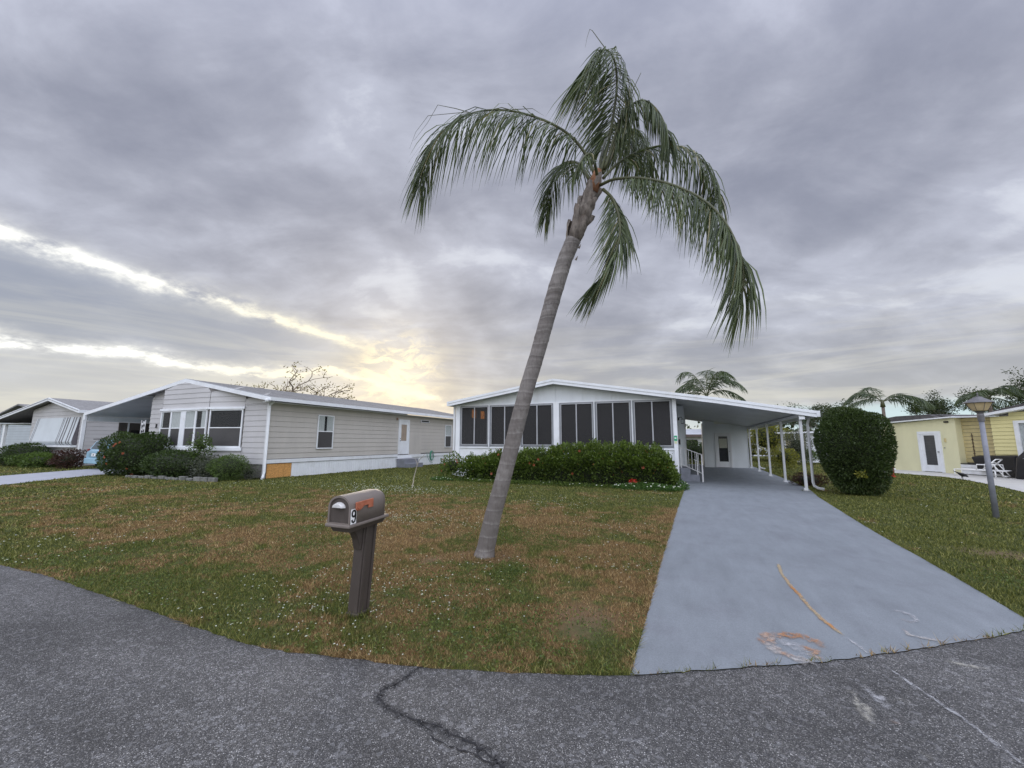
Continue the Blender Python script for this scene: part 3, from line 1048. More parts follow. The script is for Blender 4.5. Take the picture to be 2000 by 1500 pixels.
MB().box(2.37, 2.41, 29.72, 29.77, 1.0, 1.06).build('handle', ALU, door)

# ------------------------------------------------------------------ houses with lap siding
def lap(name, parent, m, o, u, nrm, spans, z0, pitch, ztop, clip=None, out=.022):
    """courses of lap siding: each plank a wedge whose lower edge stands proud"""
    o, u, nrm = Vector(o), Vector(u).normalized(), Vector(nrm).normalized()
    z = z0
    while z < ztop - .02:
        z1 = min(z + pitch, ztop)
        for a, b in spans:
            ab, bb, at_, bt = a, b, a, b
            if clip:
                ab, bb = clip(z, a, b)
                at_, bt = clip(z1, a, b)
            if bb - ab < .05:
                continue
            if bt - at_ < .02:
                mid = (at_ + bt) / 2
                at_, bt = mid - .01, mid + .01
            P = lambda s, d, zz_: o + u * s + nrm * d + Vector((0, 0, zz_))
            g_ = .006
            v = [P(ab, out, z + g_), P(bb, out, z + g_), P(bt, .004, z1), P(at_, .004, z1),
                 P(ab, -.004, z + g_), P(bb, -.004, z + g_), P(bt, -.004, z1), P(at_, -.004, z1)]
            MB().add(v, [(0, 1, 2, 3), (7, 6, 5, 4), (0, 4, 5, 1), (3, 2, 6, 7), (0, 3, 7, 4), (1, 5, 6, 2)]).build(name, m, parent)
        z = z1


def facade_window(parent, o, u, nrm, s0, s1, z0, z1, curtain=True, mul=None, fw=.05, lower=True, fm=None):
    """a sash window standing 3 cm proud of its wall, glass upper, screened lower"""
    o, u, nrm = Vector(o) + Vector(nrm).normalized() * .008, Vector(u).normalized(), Vector(nrm).normalized()

    def B(mb, a, b, d0, d1, c, d):
        P = lambda s, dd, zz_: o + u * s + nrm * dd + Vector((0, 0, zz_))
        return mb.hexa([P(a, d1, c), P(b, d1, c), P(b, d0, c), P(a, d0, c)], [P(a, d1, d), P(b, d1, d), P(b, d0, d), P(a, d0, d)])
    mid = (z0 + z1) / 2 + .02
    fr = MB()
    B(fr, s0, s0 + fw, .0, .05, z0, z1)
    B(fr, s1 - fw, s1, .0, .05, z0, z1)
    B(fr, s0 + fw, s1 - fw, .0, .05, z0, z0 + fw)
    B(fr, s0 + fw, s1 - fw, .0, .05, z1 - fw, z1)
    B(fr, s0 + fw, s1 - fw, .0, .045, mid - .02, mid + .02)
    w = fr.build('window', fm or WHITE, parent)
    a, b = s0 + fw, s1 - fw
    B(MB(), a, b, .027, .03, mid + .02, z1 - fw).build('pane', GLASSD, w)
    B(MB(), a, b, .024, .027, z0 + fw, mid - .02).build('pane', SCRHALF, w)
    B(MB(), a, b, .003, .008, z0 + fw, z1 - fw).build('room_dark', DARK, w)
    if curtain:
        # pleated curtain in the upper half, open in the middle
        spans = curtain if isinstance(curtain, (list, tuple)) else [(0, .42), (.58, 1)]
        mb = MB()
        for c0, c1 in spans:
            k = max(3, int((c1 - c0) * (b - a) / .05))
            for i in range(k):
                x0 = a + (b - a) * (c0 + (c1 - c0) * i / k)
                x1 = a + (b - a) * (c0 + (c1 - c0) * (i + 1) / k)
                P = lambda s, dd, zz_: o + u * s + nrm * dd + Vector((0, 0, zz_))
                d0, d1 = (.012, .021) if i % 2 else (.021, .012)
                mb.add([P(x0, d0, mid + .02), P(x1, d1, mid + .02), P(x1, d1, z1 - fw), P(x0, d0, z1 - fw)], [(0, 1, 2, 3)])
        mb.build('curtain', CURT, w)
    return w


# ---- left neighbour: greige house seen along its side
GX = thing('greige_house', 'long greige lap-sided home with a bay window and one raw board skirting patch', 'house', (-20, 14, 0))
EX, RX, LXE = -16.5, -22.0, -31.05
ER, RR, LR = 3.42, 4.52, 3.12


def gz(x):
    return ER + (RR - ER) * (EX + .45 - x) / (EX + .45 - RX) if x > RX else RR - (RR - LR) * (RX - x) / (RX - LXE)


xs2 = [LXE, RX, EX + .45]
Y0, Y1 = 11.75, 31.5
poly = [(x, Y0, gz(x)) for x in xs2] + [(x, Y0, gz(x) - .12) for x in xs2[::-1]]
MB().prism(poly, (0, Y1 - Y0, 0)).build('roof', SHINGLE, GX)
poly = [(x, Y0 - .04, gz(x) + .01) for x in xs2] + [(x, Y0 - .04, gz(x) - .17) for x in xs2[::-1]]
MB().prism(poly, (0, .04, 0)).build('fascia', WHITE, GX)
poly = [(x, Y0 - .03, gz(x) + .018) for x in xs2] + [(x, Y0 - .03, gz(x) + .010) for x in xs2[::-1]]
MB().prism(poly, (0, .3, 0)).build('drip_edge', ALU, GX)
# shingle courses on the right slope, edge steps
for k in range(14):
    t0 = k / 14
    xa = EX + .45 + (RX - EX - .45) * t0
    xb = EX + .45 + (RX - EX - .45) * (k + 1) / 14
    za, zb = gz(xa) + .016, gz(xb) + .006
    MB().add([(xa, Y0, za), (xa, Y1, za), (xb, Y1, zb), (xb, Y0, zb), (xa, Y0, za - .012), (xa, Y1, za - .012)], [(0, 1, 2, 3), (0, 4, 5, 1)]).build('shingle_course', SHINGLE, GX)
MB().box(EX + .45, EX + .57, Y0 - .04, Y1, ER - .15, ER + .0).build('gutter', WHITE, GX)
MB().box(EX, EX + .45, Y0, Y1, ER - .20, ER - .185).build('soffit', WHITE_OLD, GX)
MB().prism([(-31.0, Y0 + .01, gz(-31.0) - .14), (-25.3, Y0 + .01, gz(-25.3) - .14), (-25.3, Y0 + .01, gz(-25.3) - .18), (-31.0, Y0 + .01, gz(-31.0) - .18)], (0, 15, 0)).build('carport_ceiling', CEIL, GX)
MB().box(-31.05, -30.90, Y0 + .1, 26, 2.66, 2.92).build('beam', PANELW, GX)
scr_ = MB().box(-31.02, -30.96, 13.3, 16.2, 0, 2.64).build('privacy_screen', mat('dim_brown_wall', (.10, .085, .075), .9), GX)
MB().box(-30.955, -30.95, 13.9, 15.2, 1.2, 2.2).build('dark_opening', DARK, scr_)
for yq in (13.7, 15.4):
    MB().box(-30.95, -30.90, yq, yq + .07, 0, 2.64).build('post', WHITE, scr_)
MB().box(-31.05, -30.85, Y0 - .05, Y0 + .05, 2.72, 2.98).build('gutter_end', WHITE, GX)
mb = MB()
mb.lathe((EX + .42, Y0 - .10, ER - .22), [(.01, 0), (.07, .03), (.085, .09), (.06, .15), (.01, .17)], 12)
mb.build('flood_light', WHITE, GX)
# side walls: body behind planks
MB().box(-25.3, EX - .03, 12.13, Y1 - .3, .05, 3.22).build('wall', LAPSHADE, GX)
mb = MB()
mb.prism([(-25.3, 12.14, 3.2), (EX - .03, 12.14, 3.2), (EX - .03, 12.14, gz(EX - .03) - .13), (RX, 12.14, RR - .13), (-25.3, 12.14, gz(-25.3) - .13)], (0, .1, 0))
mb.build('gable_wall', LAPSHADE, GX)
# side siding, facing +X; u runs along +Y from the front corner
U0 = 12.12
oS = (EX - .02, U0, 0)
cuts = [(0, 2.50), (3.50, 8.62), (9.85, 13.92), (14.86, 19.0)]


def side_spans(z):
    return cuts


z = .82
k = 0
while z < 3.24:
    z1 = min(z + .232, 3.26)
    if z1 <= 1.20 or z >= 2.87:
        sp = [(0, 19.0)]
    else:
        sp = [(0, 19.0)]
    lap('plank', GX, SIDING, oS, (0, 1, 0), (1, 0, 0), sp, z, .5, z1)
    z = z1
facade_window(GX, (EX, U0, 0), (0, 1, 0), (1, 0, 0), 2.52, 3.50, 1.22, 2.86, True)
facade_window(GX, (EX, U0, 0), (0, 1, 0), (1, 0, 0), 13.95, 14.80, 1.16, 2.80, [(0, 1)])
# side door, panel, vent
mb = MB()
mb.box(EX - .02, EX + .045, U0 + 8.64, U0 + 8.74, .80, 2.95).box(EX - .02, EX + .045, U0 + 9.60, U0 + 9.70, .80, 2.95).box(EX - .02, EX + .045, U0 + 8.74, U0 + 9.60, 2.85, 2.95)
mb.build('door_frame', WHITE, GX)
mb = MB()
mb.box(EX - .02, EX + .02, U0 + 8.74, U0 + 8.90, .80, 2.85).box(EX - .02, EX + .02, U0 + 9.44, U0 + 9.60, .80, 2.85)
mb.box(EX - .02, EX + .02, U0 + 8.90, U0 + 9.44, .80, 1.62).box(EX - .02, EX + .02, U0 + 8.90, U0 + 9.44, 2.64, 2.85)
dr = mb.build('side_door', WHITE, GX)
MB().box(EX - .012, EX + .008, U0 + 8.90, U0 + 9.44, 1.62, 2.64).build('pane', mat('curtained_pane', (.34, .27, .21), .3, .25, 5, stretch=(1, 14, 1), spec=.6), dr)
MB().lathe((EX + .05, U0 + 8.80, 1.60), [(.005, 0), (.03, .01), (.03, .05), (.005, .06)], 8).build('handle', ALU, dr)
MB().lathe((EX + .05, U0 + 8.80, 1.74), [(.005, 0), (.025, .01), (.025, .04), (.005, .05)], 8).build('lock', ALU, dr)
MB().box(EX - .015, EX + .012, U0 + 9.72, U0 + 11.03, .70, 2.05).build('utility_panel', SIDING, GX)
mb = MB().box(EX, EX + .05, U0 + 10.9, U0 + 11.9, 2.86, 2.89).box(EX, EX + .05, U0 + 10.9, U0 + 11.9, 2.99, 3.02)
mb.box(EX, EX + .05, U0 + 10.9, U0 + 10.95, 2.89, 2.99).box(EX, EX + .05, U0 + 11.85, U0 + 11.9, 2.89, 2.99)
vt = mb.build('vent', WHITE, GX)
MB().box(EX, EX + .01, U0 + 10.95, U0 + 11.85, 2.89, 2.99).build('grille', DARK, vt)
MB().box(EX, EX + .06, U0 + 8.42, U0 + 8.50, 2.88, 3.04).build('wall_light', mat('rusty_metal', (.30, .20, .14), .7), GX)
# white band and ribbed skirting
MB().box(EX - .03, EX + .03, 12.10, U0 + 8.62, .64, .80).build('skirting_band', WHITE, GX)
MB().box(EX - .03, EX + .03, U0 + 8.63, U0 + 19, .58, .75).build('skirting_band', WHITE, GX)
MB().box(EX - .06, EX - .05, 12.1, 31, 0, .62).build('skirting_back', DARK, GX)
y = 13.42
while y < 30.8:
    w_ = .30
    mb = MB()
    # one skirting sheet with two raised ribs
    mb.box(EX - .04, EX - .02, y + .002, y + w_ - .002, .0, .62)
    mb.box(EX - .02, EX - .004, y + .02, y + .10, .0, .62)
    mb.box(EX - .02, EX - .004, y + .17, y + .25, .0, .62)
    mb.build('skirting_panel', WHITE, GX)
    y += w_
MB().box(EX - .035, EX - .012, 12.22, 13.03, .015, .61).build('plywood_panel', OSB, GX, label='raw orange chipboard skirting panel')
MB().box(EX - .035, EX - .014, 13.045, 13.40, .02, .61).build('plywood_panel', OSB, GX, label='raw orange chipboard skirting panel')
# steps
mb = MB().box(EX + .04, EX + .62, U0 + 8.55, U0 + 9.95, 0, .52).box(EX + .62, EX + .98, U0 + 8.55, U0 + 9.95, 0, .26)
mb.build('steps', CONC, GX, bevel=.01)
MB().box(EX + .04, EX + .1, U0 + 8.5, U0 + 10.0, .53, .60).build('threshold', WHITE, GX)
# corner downspout
mb = MB()
mb.tube([(EX + .38, 12.0, 3.30), (EX + .30, 12.03, 3.22), (EX + .08, 12.05, 3.10), (EX + .08, 12.05, .30), (EX + .09, 12.0, .14), (EX + .28, 11.82, .06)], .062, 4)
mb.build('downspout', WHITE, GX)
MB().box(EX - .04, EX + .03, 12.03, 12.12, .0, 3.22).build('corner_trim', WHITE_OLD, GX)
# front siding right and left of bay, facing -Y; u runs along +X from -25.3
oF = (-25.3, 12.10, 0)
BL, BR = 1.05, 7.25


def clipF(z, a, b):
    # stay under the roof line
    def under(x):
        return gz(x) - .14 > z
    aa, bb = a, b
    while aa < b and not under(-25.3 + aa):
        aa += .03
    while bb > aa and not under(-25.3 + bb):
        bb -= .03
    return aa, bb


lap('plank', GX, SIDING2, oF, (1, 0, 0), (0, -1, 0), [(0, BL), (BR, 8.76)], .60, .232, 3.2, clipF)
lap('plank', GX, SIDING2, oF, (1, 0, 0), (0, -1, 0), [(0, BL), (BR, 8.76)], 3.2, .232, 4.3, clipF)
# bay: left return, front, right return
bp = [(-24.25, 12.10), (-23.55, 11.72), (-19.95, 11.72), (-18.05, 12.10)]
for (a, b), mm in zip(zip(bp[:-1], bp[1:]), (0, 1, 2)):
    A_, B_ = Vector((a[0], a[1], 0)), Vector((b[0], b[1], 0))
    u_ = (B_ - A_)
    L_ = u_.length
    u_.normalize()
    nn_ = Vector((u_.y, -u_.x, 0))

    def clipB(z, s0, s1, A_=A_, u_=u_):
        def under(s):
            return gz((A_ + u_ * s).x) - .16 > z
        aa, bb = s0, s1
        while aa < s1 and not under(aa):
            aa += .03
        while bb > aa and not under(bb):
            bb -= .03
        return aa, bb
    # backing
    xl, xr = a[0], b[0]
    mb = MB()
    P = lambda s, z_: A_ + u_ * s - nn_ * .012 + Vector((0, 0, z_))
    zt = [gz(xl) - .14, gz(xr) - .14]
    pts = [P(0, .5), P(L_, .5), P(L_, zt[1]), P(0, zt[0])]
    if mm == 1:
        s_r = (Vector((RX, 11.72, 0)) - A_).length
        pts = [P(0, .5), P(L_, .5), P(L_, zt[1]), P(s_r, RR - .14), P(0, zt[0])]
    mb.add(pts, [tuple(range(len(pts)))])
    mb.build('bay_wall', LAPSHADE, GX)
    lap('plank', GX, SIDING2, A_, u_, nn_, [(0.02, L_ - .02)], .62, .232, 1.22)
    lap('plank', GX, SIDING2, A_, u_, nn_, [(0.02, L_ - .02)], 3.10, .232, 4.35, clipB)
    # head and sill boards
    for z0_, z1_, d_ in ((3.00, 3.10, .10), (1.16, 1.30, .09)):
        mb = MB()
        Q = lambda s, dd, z_: A_ + u_ * s + nn_ * dd + Vector((0, 0, z_))
        mb.hexa([Q(-.04, d_, z0_), Q(L_ + .04, d_, z0_), Q(L_, 0, z0_), Q(0, 0, z0_)], [Q(-.04, d_, z1_), Q(L_ + .04, d_, z1_), Q(L_, 0, z1_), Q(0, 0, z1_)])
        mb.build('trim_board', WHITE, GX)
    if mm == 0:
        facade_window(GX, A_, u_, nn_, .10, L_ - .04, 1.30, 3.0, False)
    elif mm == 1:
        w4 = (L_ - .32) / 4
        s_ = .02
        for i in range(4):
            if i == 2:
                MB().hexa([Q(s_, .05, 1.3), Q(s_ + .26, .05, 1.3), Q(s_ + .26, 0, 1.3), Q(s_, 0, 1.3)], [Q(s_, .05, 3.0), Q(s_ + .26, .05, 3.0), Q(s_ + .26, 0, 3.0), Q(s_, 0, 3.0)]).build('trim_board', WHITE, GX)
                s_ += .26
            facade_window(GX, A_, u_, nn_, s_, s_ + w4, 1.30, 3.0, [(.0, .12)] if i in (0,) else ([(0, 1)] if i in (1, 2) else [(.5, 1)]), fw=.06)
            s_ += w4
    else:
        facade_window(GX, A_, u_, nn_, .10, L_ - .06, 1.30, 3.0, False, fw=.06)
# house number plate on the front
p_ = at(305, 832, 12.06)
MB().box(p_.x - .05, p_.x + .05, 12.05, 12.075, p_.z - .10, p_.z + .10).build('number_plate', BLACK, GX)
# ornate cast column at the carport corner
mb = MB()
for sx in (-25.85, -25.50):
    mb.tube([(sx, 12.0, .0), (sx, 12.0, 2.62)], .018, 5)
for k in range(9):
    zc = .3 + k * .27
    pts = [(-25.675 + .14 * math.cos(a) * (1 - a / 9), 12.0, zc + .12 * math.sin(a) * (1 - a / 9)) for a in [i * .6 for i in range(14)]]
    mb.tube(pts, .012, 4)
    pts = [(-25.675 - .14 * math.cos(a) * (1 - a / 9), 12.0, zc - .12 * math.sin(a) * (1 - a / 9)) for a in [i * .6 for i in range(14)]]
    mb.tube(pts, .012, 4)
mb.build('iron_column', IRON, GX)
for xq in (-29.3, -27.2):
    MB().box(xq, xq + .07, 25.9, 26.0, 0, 2.62).build('carport_post', WHITE, GX)
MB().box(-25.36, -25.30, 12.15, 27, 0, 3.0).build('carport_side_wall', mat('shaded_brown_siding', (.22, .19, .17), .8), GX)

# ---- far-left house with striped awning
AX = thing('awning_house', 'pale lap-sided home behind the blue car, its front window hidden by a striped metal awning', 'house', (-38, 14, 0))


def az_(x):
    return 3.43 + (4.32 - 3.43) * (-34.0 - x) / 4.13 if x > -38.13 else 4.32 - (4.32 - 2.96) * (-38.13 - x) / (46.6 - 38.13)


xs3 = [-46.6, -38.13, -34.0]
poly = [(x, 12.6, az_(x)) for x in xs3] + [(x, 12.6, az_(x) - .12) for x in xs3[::-1]]
MB().prism(poly, (0, 17, 0)).build('roof', SHINGLE, AX)
poly = [(x, 12.55, az_(x) + .012) for x in xs3] + [(x, 12.55, az_(x) - .19) for x in xs3[::-1]]
MB().prism(poly, (0, .05, 0)).build('fascia', WHITE, AX)
poly = [(x, 12.53, az_(x) - .05) for x in xs3] + [(x, 12.53, az_(x) - .075) for x in xs3[::-1]]
MB().prism(poly, (0, .02, 0)).build('fascia_groove', ALU, AX)
MB().box(-34.0, -33.9, 12.55, 29, 3.24, 3.42).build('gutter', WHITE, AX)
MB().prism([(-41.2, 13.03, 0), (-34.3, 13.03, 0), (-34.3, 13.03, 3.24), (-38.13, 13.03, 4.18), (-41.2, 13.03, az_(-41.2) - .13)], (0, .1, 0)).build('gable_wall', LAPSHADE, AX)


def clipA(z, a, b):
    aa, bb = a, b
    while aa < b and az_(-41.2 + aa) - .2 < z:
        aa += .03
    while bb > aa and az_(-41.2 + bb) - .2 < z:
        bb -= .03
    return aa, bb


lap('plank', AX, SIDING2, (-41.2, 13.0, 0), (1, 0, 0), (0, -1, 0), [(0, 6.9)], .05, .24, 4.1, clipA)
MB().box(-34.4, -34.33, 13.1, 28.5, 0, 3.25).build('wall', LAPSHADE, AX)
lap('plank', AX, SIDING2, (-34.32, 13.0, 0), (0, 1, 0), (1, 0, 0), [(0, 15.5)], .05, .24, 3.2)
MB().box(-34.42, -34.27, 12.94, 13.10, 0, 3.22).build('corner_trim', WHITE, AX)
MB().box(-41.28, -41.2, 13.0, 28, 0, 3.6).build('side_wall', SIDING2, AX)
MB().box(-46.5, -41.3, 12.65, 28, 2.70, 2.73).build('carport_ceiling', CEIL, AX)
for i, Y in enumerate((12.75, 18, 24)):
    MB().box(-44.75, -44.45, Y, Y + .14, 0, 2.70).build('carport_post', WHITE, AX)
MB().box(-45.4, -45.3, 12.75, 12.85, 0, 2.70).build('downspout', WHITE, AX)
# awning: one sloped sheet curling at its foot, striped sides, shelf below
tops = (12.93, 2.98)
prof = [(12.95, 3.02), (12.84, 2.30), (12.74, 1.72), (12.70, 1.50), (12.73, 1.38), (12.82, 1.30)]


def strip(x0, x1, m, off=0.0):
    mb = MB()
    v = []
    for (yy, zz_) in prof:
        v += [(x0, yy - off, zz_ + off * .4), (x1, yy - off, zz_ + off * .4)]
    b = len(prof)
    for (yy, zz_) in prof:
        v += [(x0, yy - off + .02, zz_ - .01), (x1, yy - off + .02, zz_ - .01)]
    f = [(2 * i, 2 * i + 2, 2 * i + 3, 2 * i + 1) for i in range(b - 1)] + [(2 * b + 2 * i + 1, 2 * b + 2 * i + 3, 2 * b + 2 * i + 2, 2 * b + 2 * i) for i in range(b - 1)]
    f += [(2 * i, 2 * b + 2 * i, 2 * b + 2 * i + 2, 2 * i + 2) for i in range(b - 1)] + [(2 * i + 1, 2 * i + 3, 2 * b + 2 * i + 3, 2 * b + 2 * i + 1) for i in range(b - 1)]
    mb.add(v, f)
    return mb


awn = strip(-40.35, -34.75, AWN).build('awning', AWN, AX)
for x0, w_ in ((-40.20, .05), (-40.02, .05), (-36.72, .05), (-36.55, .05), (-36.28, .13), (-35.98, .13), (-35.45, .12), (-35.15, .12)):
    strip(x0, x0 + w_, AWND, .006).build('stripe', AWND, awn)
mb = MB()
mb.add([(-34.74, 12.99, 3.02), (-34.74, 12.95, 3.02), (-34.74, 12.84, 2.30), (-34.74, 12.74, 1.72), (-34.74, 12.74, 1.32), (-34.74, 12.99, 1.28)], [(0, 1, 2, 3, 4, 5)])
mb.build('side_curtain', AWND, awn)
MB().box(-40.4, -34.7, 12.70, 12.98, 1.16, 1.28).build('window_shelf', WHITE, AX)

# ---- third house at the left edge
TX = thing('blue_grey_house', 'blue-grey lap-sided home with a grey shingle roof at the far left edge', 'house', (-50, 16, 0))
MB().prism([(-58, 15.4, 3.35), (-52, 15.4, 4.62), (-46.2, 15.4, 3.62), (-46.2, 15.4, 3.5), (-52, 15.4, 4.5), (-58, 15.4, 3.25)], (0, 18, 0)).build('roof', SHINGLE, TX)
MB().box(-57, -46.8, 15.9, 33, .1, 3.4).build('wall', LAPSHADE, TX)
lap('plank', TX, SIDING3, (-46.78, 15.9, 0), (0, 1, 0), (1, 0, 0), [(0, 16)], .1, .22, 3.4)
lap('plank', TX, SIDING3, (-57, 15.88, 0), (1, 0, 0), (0, -1, 0), [(0, 10.2)], .1, .22, 3.3)
MB().box(-46.2, -46.1, 15.4, 33, 3.45, 3.62).build('gutter', WHITE, TX)

# ------------------------------------------------------------------ yellow house (local frame: x along the wall towards camera, y = outwards from it)
ang = math.atan2(-.91258, .40889)
YX = thing('yellow_house', 'pale yellow bungalow with a narrow grey-panelled white door and a siding wing', 'house', (12.917, 28.943, 0), ang)


def yb(x0, x1, d0, d1, z0, z1, name, m, parent=YX, **kw):
    # d is the distance out of the wall towards the viewer (local -y side)
    return MB().box(x0, x1, -d1, -d0, z0, z1).build(name, m, parent, local=True, **kw)


def yp(pts, d0, d1, name, m, parent=YX):
    return MB().prism([(x, -d1, z) for x, z in pts], (0, d1 - d0, 0)).build(name, m, parent, local=True)


yp([(-7, 0), (-2.02, 0), (-2.02, 2.81), (-7, 2.62)], -.12, 0, 'wall', STUCCOY)
yp([(-.78, 0), (0, 0), (0, 2.92), (-.78, 2.88)], -.12, 0, 'wall', STUCCOY)
yp([(-2.02, 2.24), (-.78, 2.24), (-.78, 2.88), (-2.02, 2.81)], -.12, 0, 'wall', STUCCOY)
yb(-.02, 0, -1.0, -.12, 0, 2.9, 'wall', STUCCOY)
yp([(-7.1, 2.66), (.08, 2.93), (.08, 2.99), (-7.1, 2.72)], -.3, .22, 'fascia', WHITE)
yp([(-7.1, 2.725), (.05, 2.995), (-1.6, 3.20), (-3.4, 3.20), (-7.0, 2.80)], -3.5, -.2, 'roof', DARKROOF)
yp([(-4.6, 2.82), (-.6, 2.97), (-1.3, 3.18), (-3.0, 3.18)], -.15, .1, 'roof_felt', DARKROOF)
# door
mb = MB().box(-2.02, -1.88, -.05, .0, .03, 2.24).box(-.92, -.78, -.05, .0, .03, 2.24).box(-1.88, -.92, -.05, 0, 2.10, 2.24)
mb.build('door_frame', WHITE, YX, local=True)
mb = MB().box(-1.88, -1.70, -.03, .0, .05, 2.10).box(-1.10, -.92, -.03, .0, .05, 2.10).box(-1.70, -1.10, -.03, 0, .05, .40).box(-1.70, -1.10, -.03, 0, 2.02, 2.10)
yd = mb.build('white_door', WHITE, YX, local=True)
MB().box(-1.70, -1.10, 0.06, .07, .40, 2.02).build('room_dark', DARK, yd, local=True)
LOUV = mat('dark_louvre', (.06, .062, .066), .5)
for k in range(18):
    z0 = .41 + k * .0895
    MB().add([(-1.70, -.012, z0), (-1.10, -.012, z0), (-1.10, .006, z0 + .085), (-1.70, .006, z0 + .085)], [(0, 1, 2, 3)]).build('louvre', LOUV, yd, local=True)
MB().box(-1.0, -.93, -.08, -.03, 1.10, 1.15).build('handle', ALU, yd, local=True)
yb(-.62, -.54, 0, .04, 1.65, 1.85, 'thermometer', OLDY)
yb(-.50, -.30, 0, .06, 2.68, 2.76, 'wall_lamp', BLACK)
yb(-.70, -.64, 0, .02, 1.32, 1.37, 'switch', ALU)
# alcove of weathered boards and a low white deck
for k in range(12):
    yb(0, 1.55, -.35 - .01, -.33, .62 + k * .19, .62 + k * .19 + .172, 'board', OLDY)
yb(0, 1.6, -.5, -.37, .0, 2.95, 'alcove_back', LAPSHADE)
yp([(-.3, 2.93), (1.9, 2.86), (1.9, 2.92), (-.3, 2.99)], -.6, .12, 'alcove_fascia', WHITE)
for k in range(3):
    yb(.02, 2.2, .0, .04, .05 + k * .16, .05 + k * .16 + .15, 'deck_board', WHITE_OLD)
yb(.02, 2.2, -.34, .03, .53, .57, 'deck_rail', BLACK)
mb = MB().tube([(.42, .33, 2.1), (.42, .33, .6)], .02, 5)
for k in range(8):
    mb.box(.39, .47, .29, .33, .70 + k * .18, .73 + k * .18)
mb.build('plant_rack', mat('dark_rusty_iron', (.08, .05, .035), .8), YX, local=True)
# siding wing
yp([(1.5, 0), (9, 0), (9, 3.9), (1.5, 2.86)], -.35, -.1, 'wing_wall', LAPSHADE)


def clipY(z, a, b):
    return (a, b)


for k in range(20):
    z0 = .55 + k * .178
    z1 = z0 + .178
    s0 = 1.52 if z1 < 2.93 else min(8.9, 1.52 + (z1 - 2.93) / .147)
    if s0 > 8.8:
        break
    for a, b in ([(s0, 2.46), (4.2, 8.9)] if .95 < z0 and z1 < 2.66 and s0 < 2.4 else [(s0, 8.9)]):
        P = [(a, .098, z0), (b, .098, z0), (b, .098, z1), (a, .098, z1)]
        MB().add([(a, .070, z0 + .006), (b, .070, z0 + .006), (b, .094, z1), (a, .094, z1), (a, .11, z0 + .006), (b, .11, z0 + .006), (b, .11, z1), (a, .11, z1)],
                 [(0, 1, 2, 3), (0, 4, 5, 1), (0, 3, 7, 4), (1, 5, 6, 2), (3, 2, 6, 7)]).build('plank', SIDINGY, YX, local=True)
yp([(1.35, 2.88), (9.1, 4.02), (9.1, 4.14), (1.35, 3.0)], -.2, .25, 'fascia', WHITE)
yp([(1.35, 3.005), (9.1, 4.145), (9.1, 4.42), (2.6, 3.30)], -3.5, .2, 'roof', DARKROOF)
mb = MB().box(2.48, 2.66, -.02, .07, 1.0, 2.64).box(4.0, 4.18, -.02, .07, 1.0, 2.64).box(2.66, 4.0, -.02, .07, 2.52, 2.64).box(2.66, 4.0, -.02, .07, 1.0, 1.1)
yw = mb.build('window', WHITE, YX, local=True)
MB().box(2.66, 4.0, .02, .03, 1.1, 2.52).build('pane', GLASSD, yw, local=True)
MB().box(2.66, 4.0, .06, .07, 1.1, 2.52).build('curtain', CURT, yw, local=True)

# ------------------------------------------------------------------ distant buildings
def simple_house(label, x0, x1, y0, y1, h, wallm, roofm, rise=.6, name='distant_house', win=True, cat='house', ov=.3):
    t_ = thing(name, label, cat, ((x0 + x1) / 2, y0, 0))
    MB().box(x0, x1, y0, y1, 0, h).build('wall', wallm, t_)
    xm = (x0 + x1) / 2
    MB().prism([(x0 - ov, y0 - ov, h), (x1 + ov, y0 - ov, h), (x1 + ov, y0 - ov, h + .12), (xm, y0 - ov, h + rise), (x0 - ov, y0 - ov, h + .12)], (0, y1 - y0 + 2 * ov, 0)).build('roof', roofm, t_)
    MB().box(x0 - ov, x1 + ov, y0 - ov - .03, y0 - ov, h - .05, h + .14).build('fascia', WHITE_OLD, t_)
    if win:
        for a in (x0 + (x1 - x0) * .18, x0 + (x1 - x0) * .62):
            w = MB().box(a, a + 1.1, y0 - .04, y0, .9, 2.0).build('window', WHITE, t_)
            MB().box(a + .06, a + 1.04, y0 - .05, y0 - .04, .96, 1.94).build('pane', DARK, w)
    return t_


BROWNROOF = mat('brown_fascia', (.12, .09, .08), .8)
# house glimpsed in the gap between home and storage room
t_ = thing('gap_house', 'white house with pale roof and brown fascia glimpsed between the home and the storage room', 'house', (.6, 45, 0))
MB().box(-5, 1.25, 45, 52, 0, 2.15).build('wall', WHITE_OLD, t_)
MB().prism([(-6, 44.5, 2.35), (2.6, 44.5, 2.35), (2.0, 46.5, 2.9), (-6, 46.5, 3.0)], (0, .2, .02)).build('roof', METROOF, t_)
MB().box(-6, 2.6, 44.45, 44.55, 2.12, 2.36).build('fascia', BROWNROOF, t_)
MB().box(-3, .85, 44.9, 45.0, .3, 1.85).build('dark_opening', DARK, t_)
# white house beyond the last carport posts
t_ = thing('white_annexe', 'white flat-fronted building beyond the carport, next to the big clipped bush', 'building', (9, 40, 0))
MB().box(8.75, 13.5, 40, 46, 0, 2.35).build('wall', WHITE, t_)
MB().box(8.2, 8.75, 40.2, 46, 0, 2.3).build('wall', mat('cream_wall', (.62, .60, .45), .7), t_)
MB().prism([(5.6, 39.6, 2.32), (13.9, 39.6, 2.5), (13.9, 39.6, 2.62), (5.6, 39.6, 2.44)], (0, 7, 0)).build('roof', DARKROOF, t_)
MB().prism([(5.6, 39.55, 2.28), (13.9, 39.55, 2.46), (13.9, 39.55, 2.58), (5.6, 39.55, 2.40)], (0, .05, 0)).build('fascia', WHITE, t_)
for xx in (7.2, 7.9):
    MB().box(xx, xx + .10, 39.7, 39.8, 0, 2.3).build('post', WHITE, t_)
MB().box(7.45, 8.1, 41.5, 41.6, 0, 1.35).build('dark_doorway', DARK, t_)
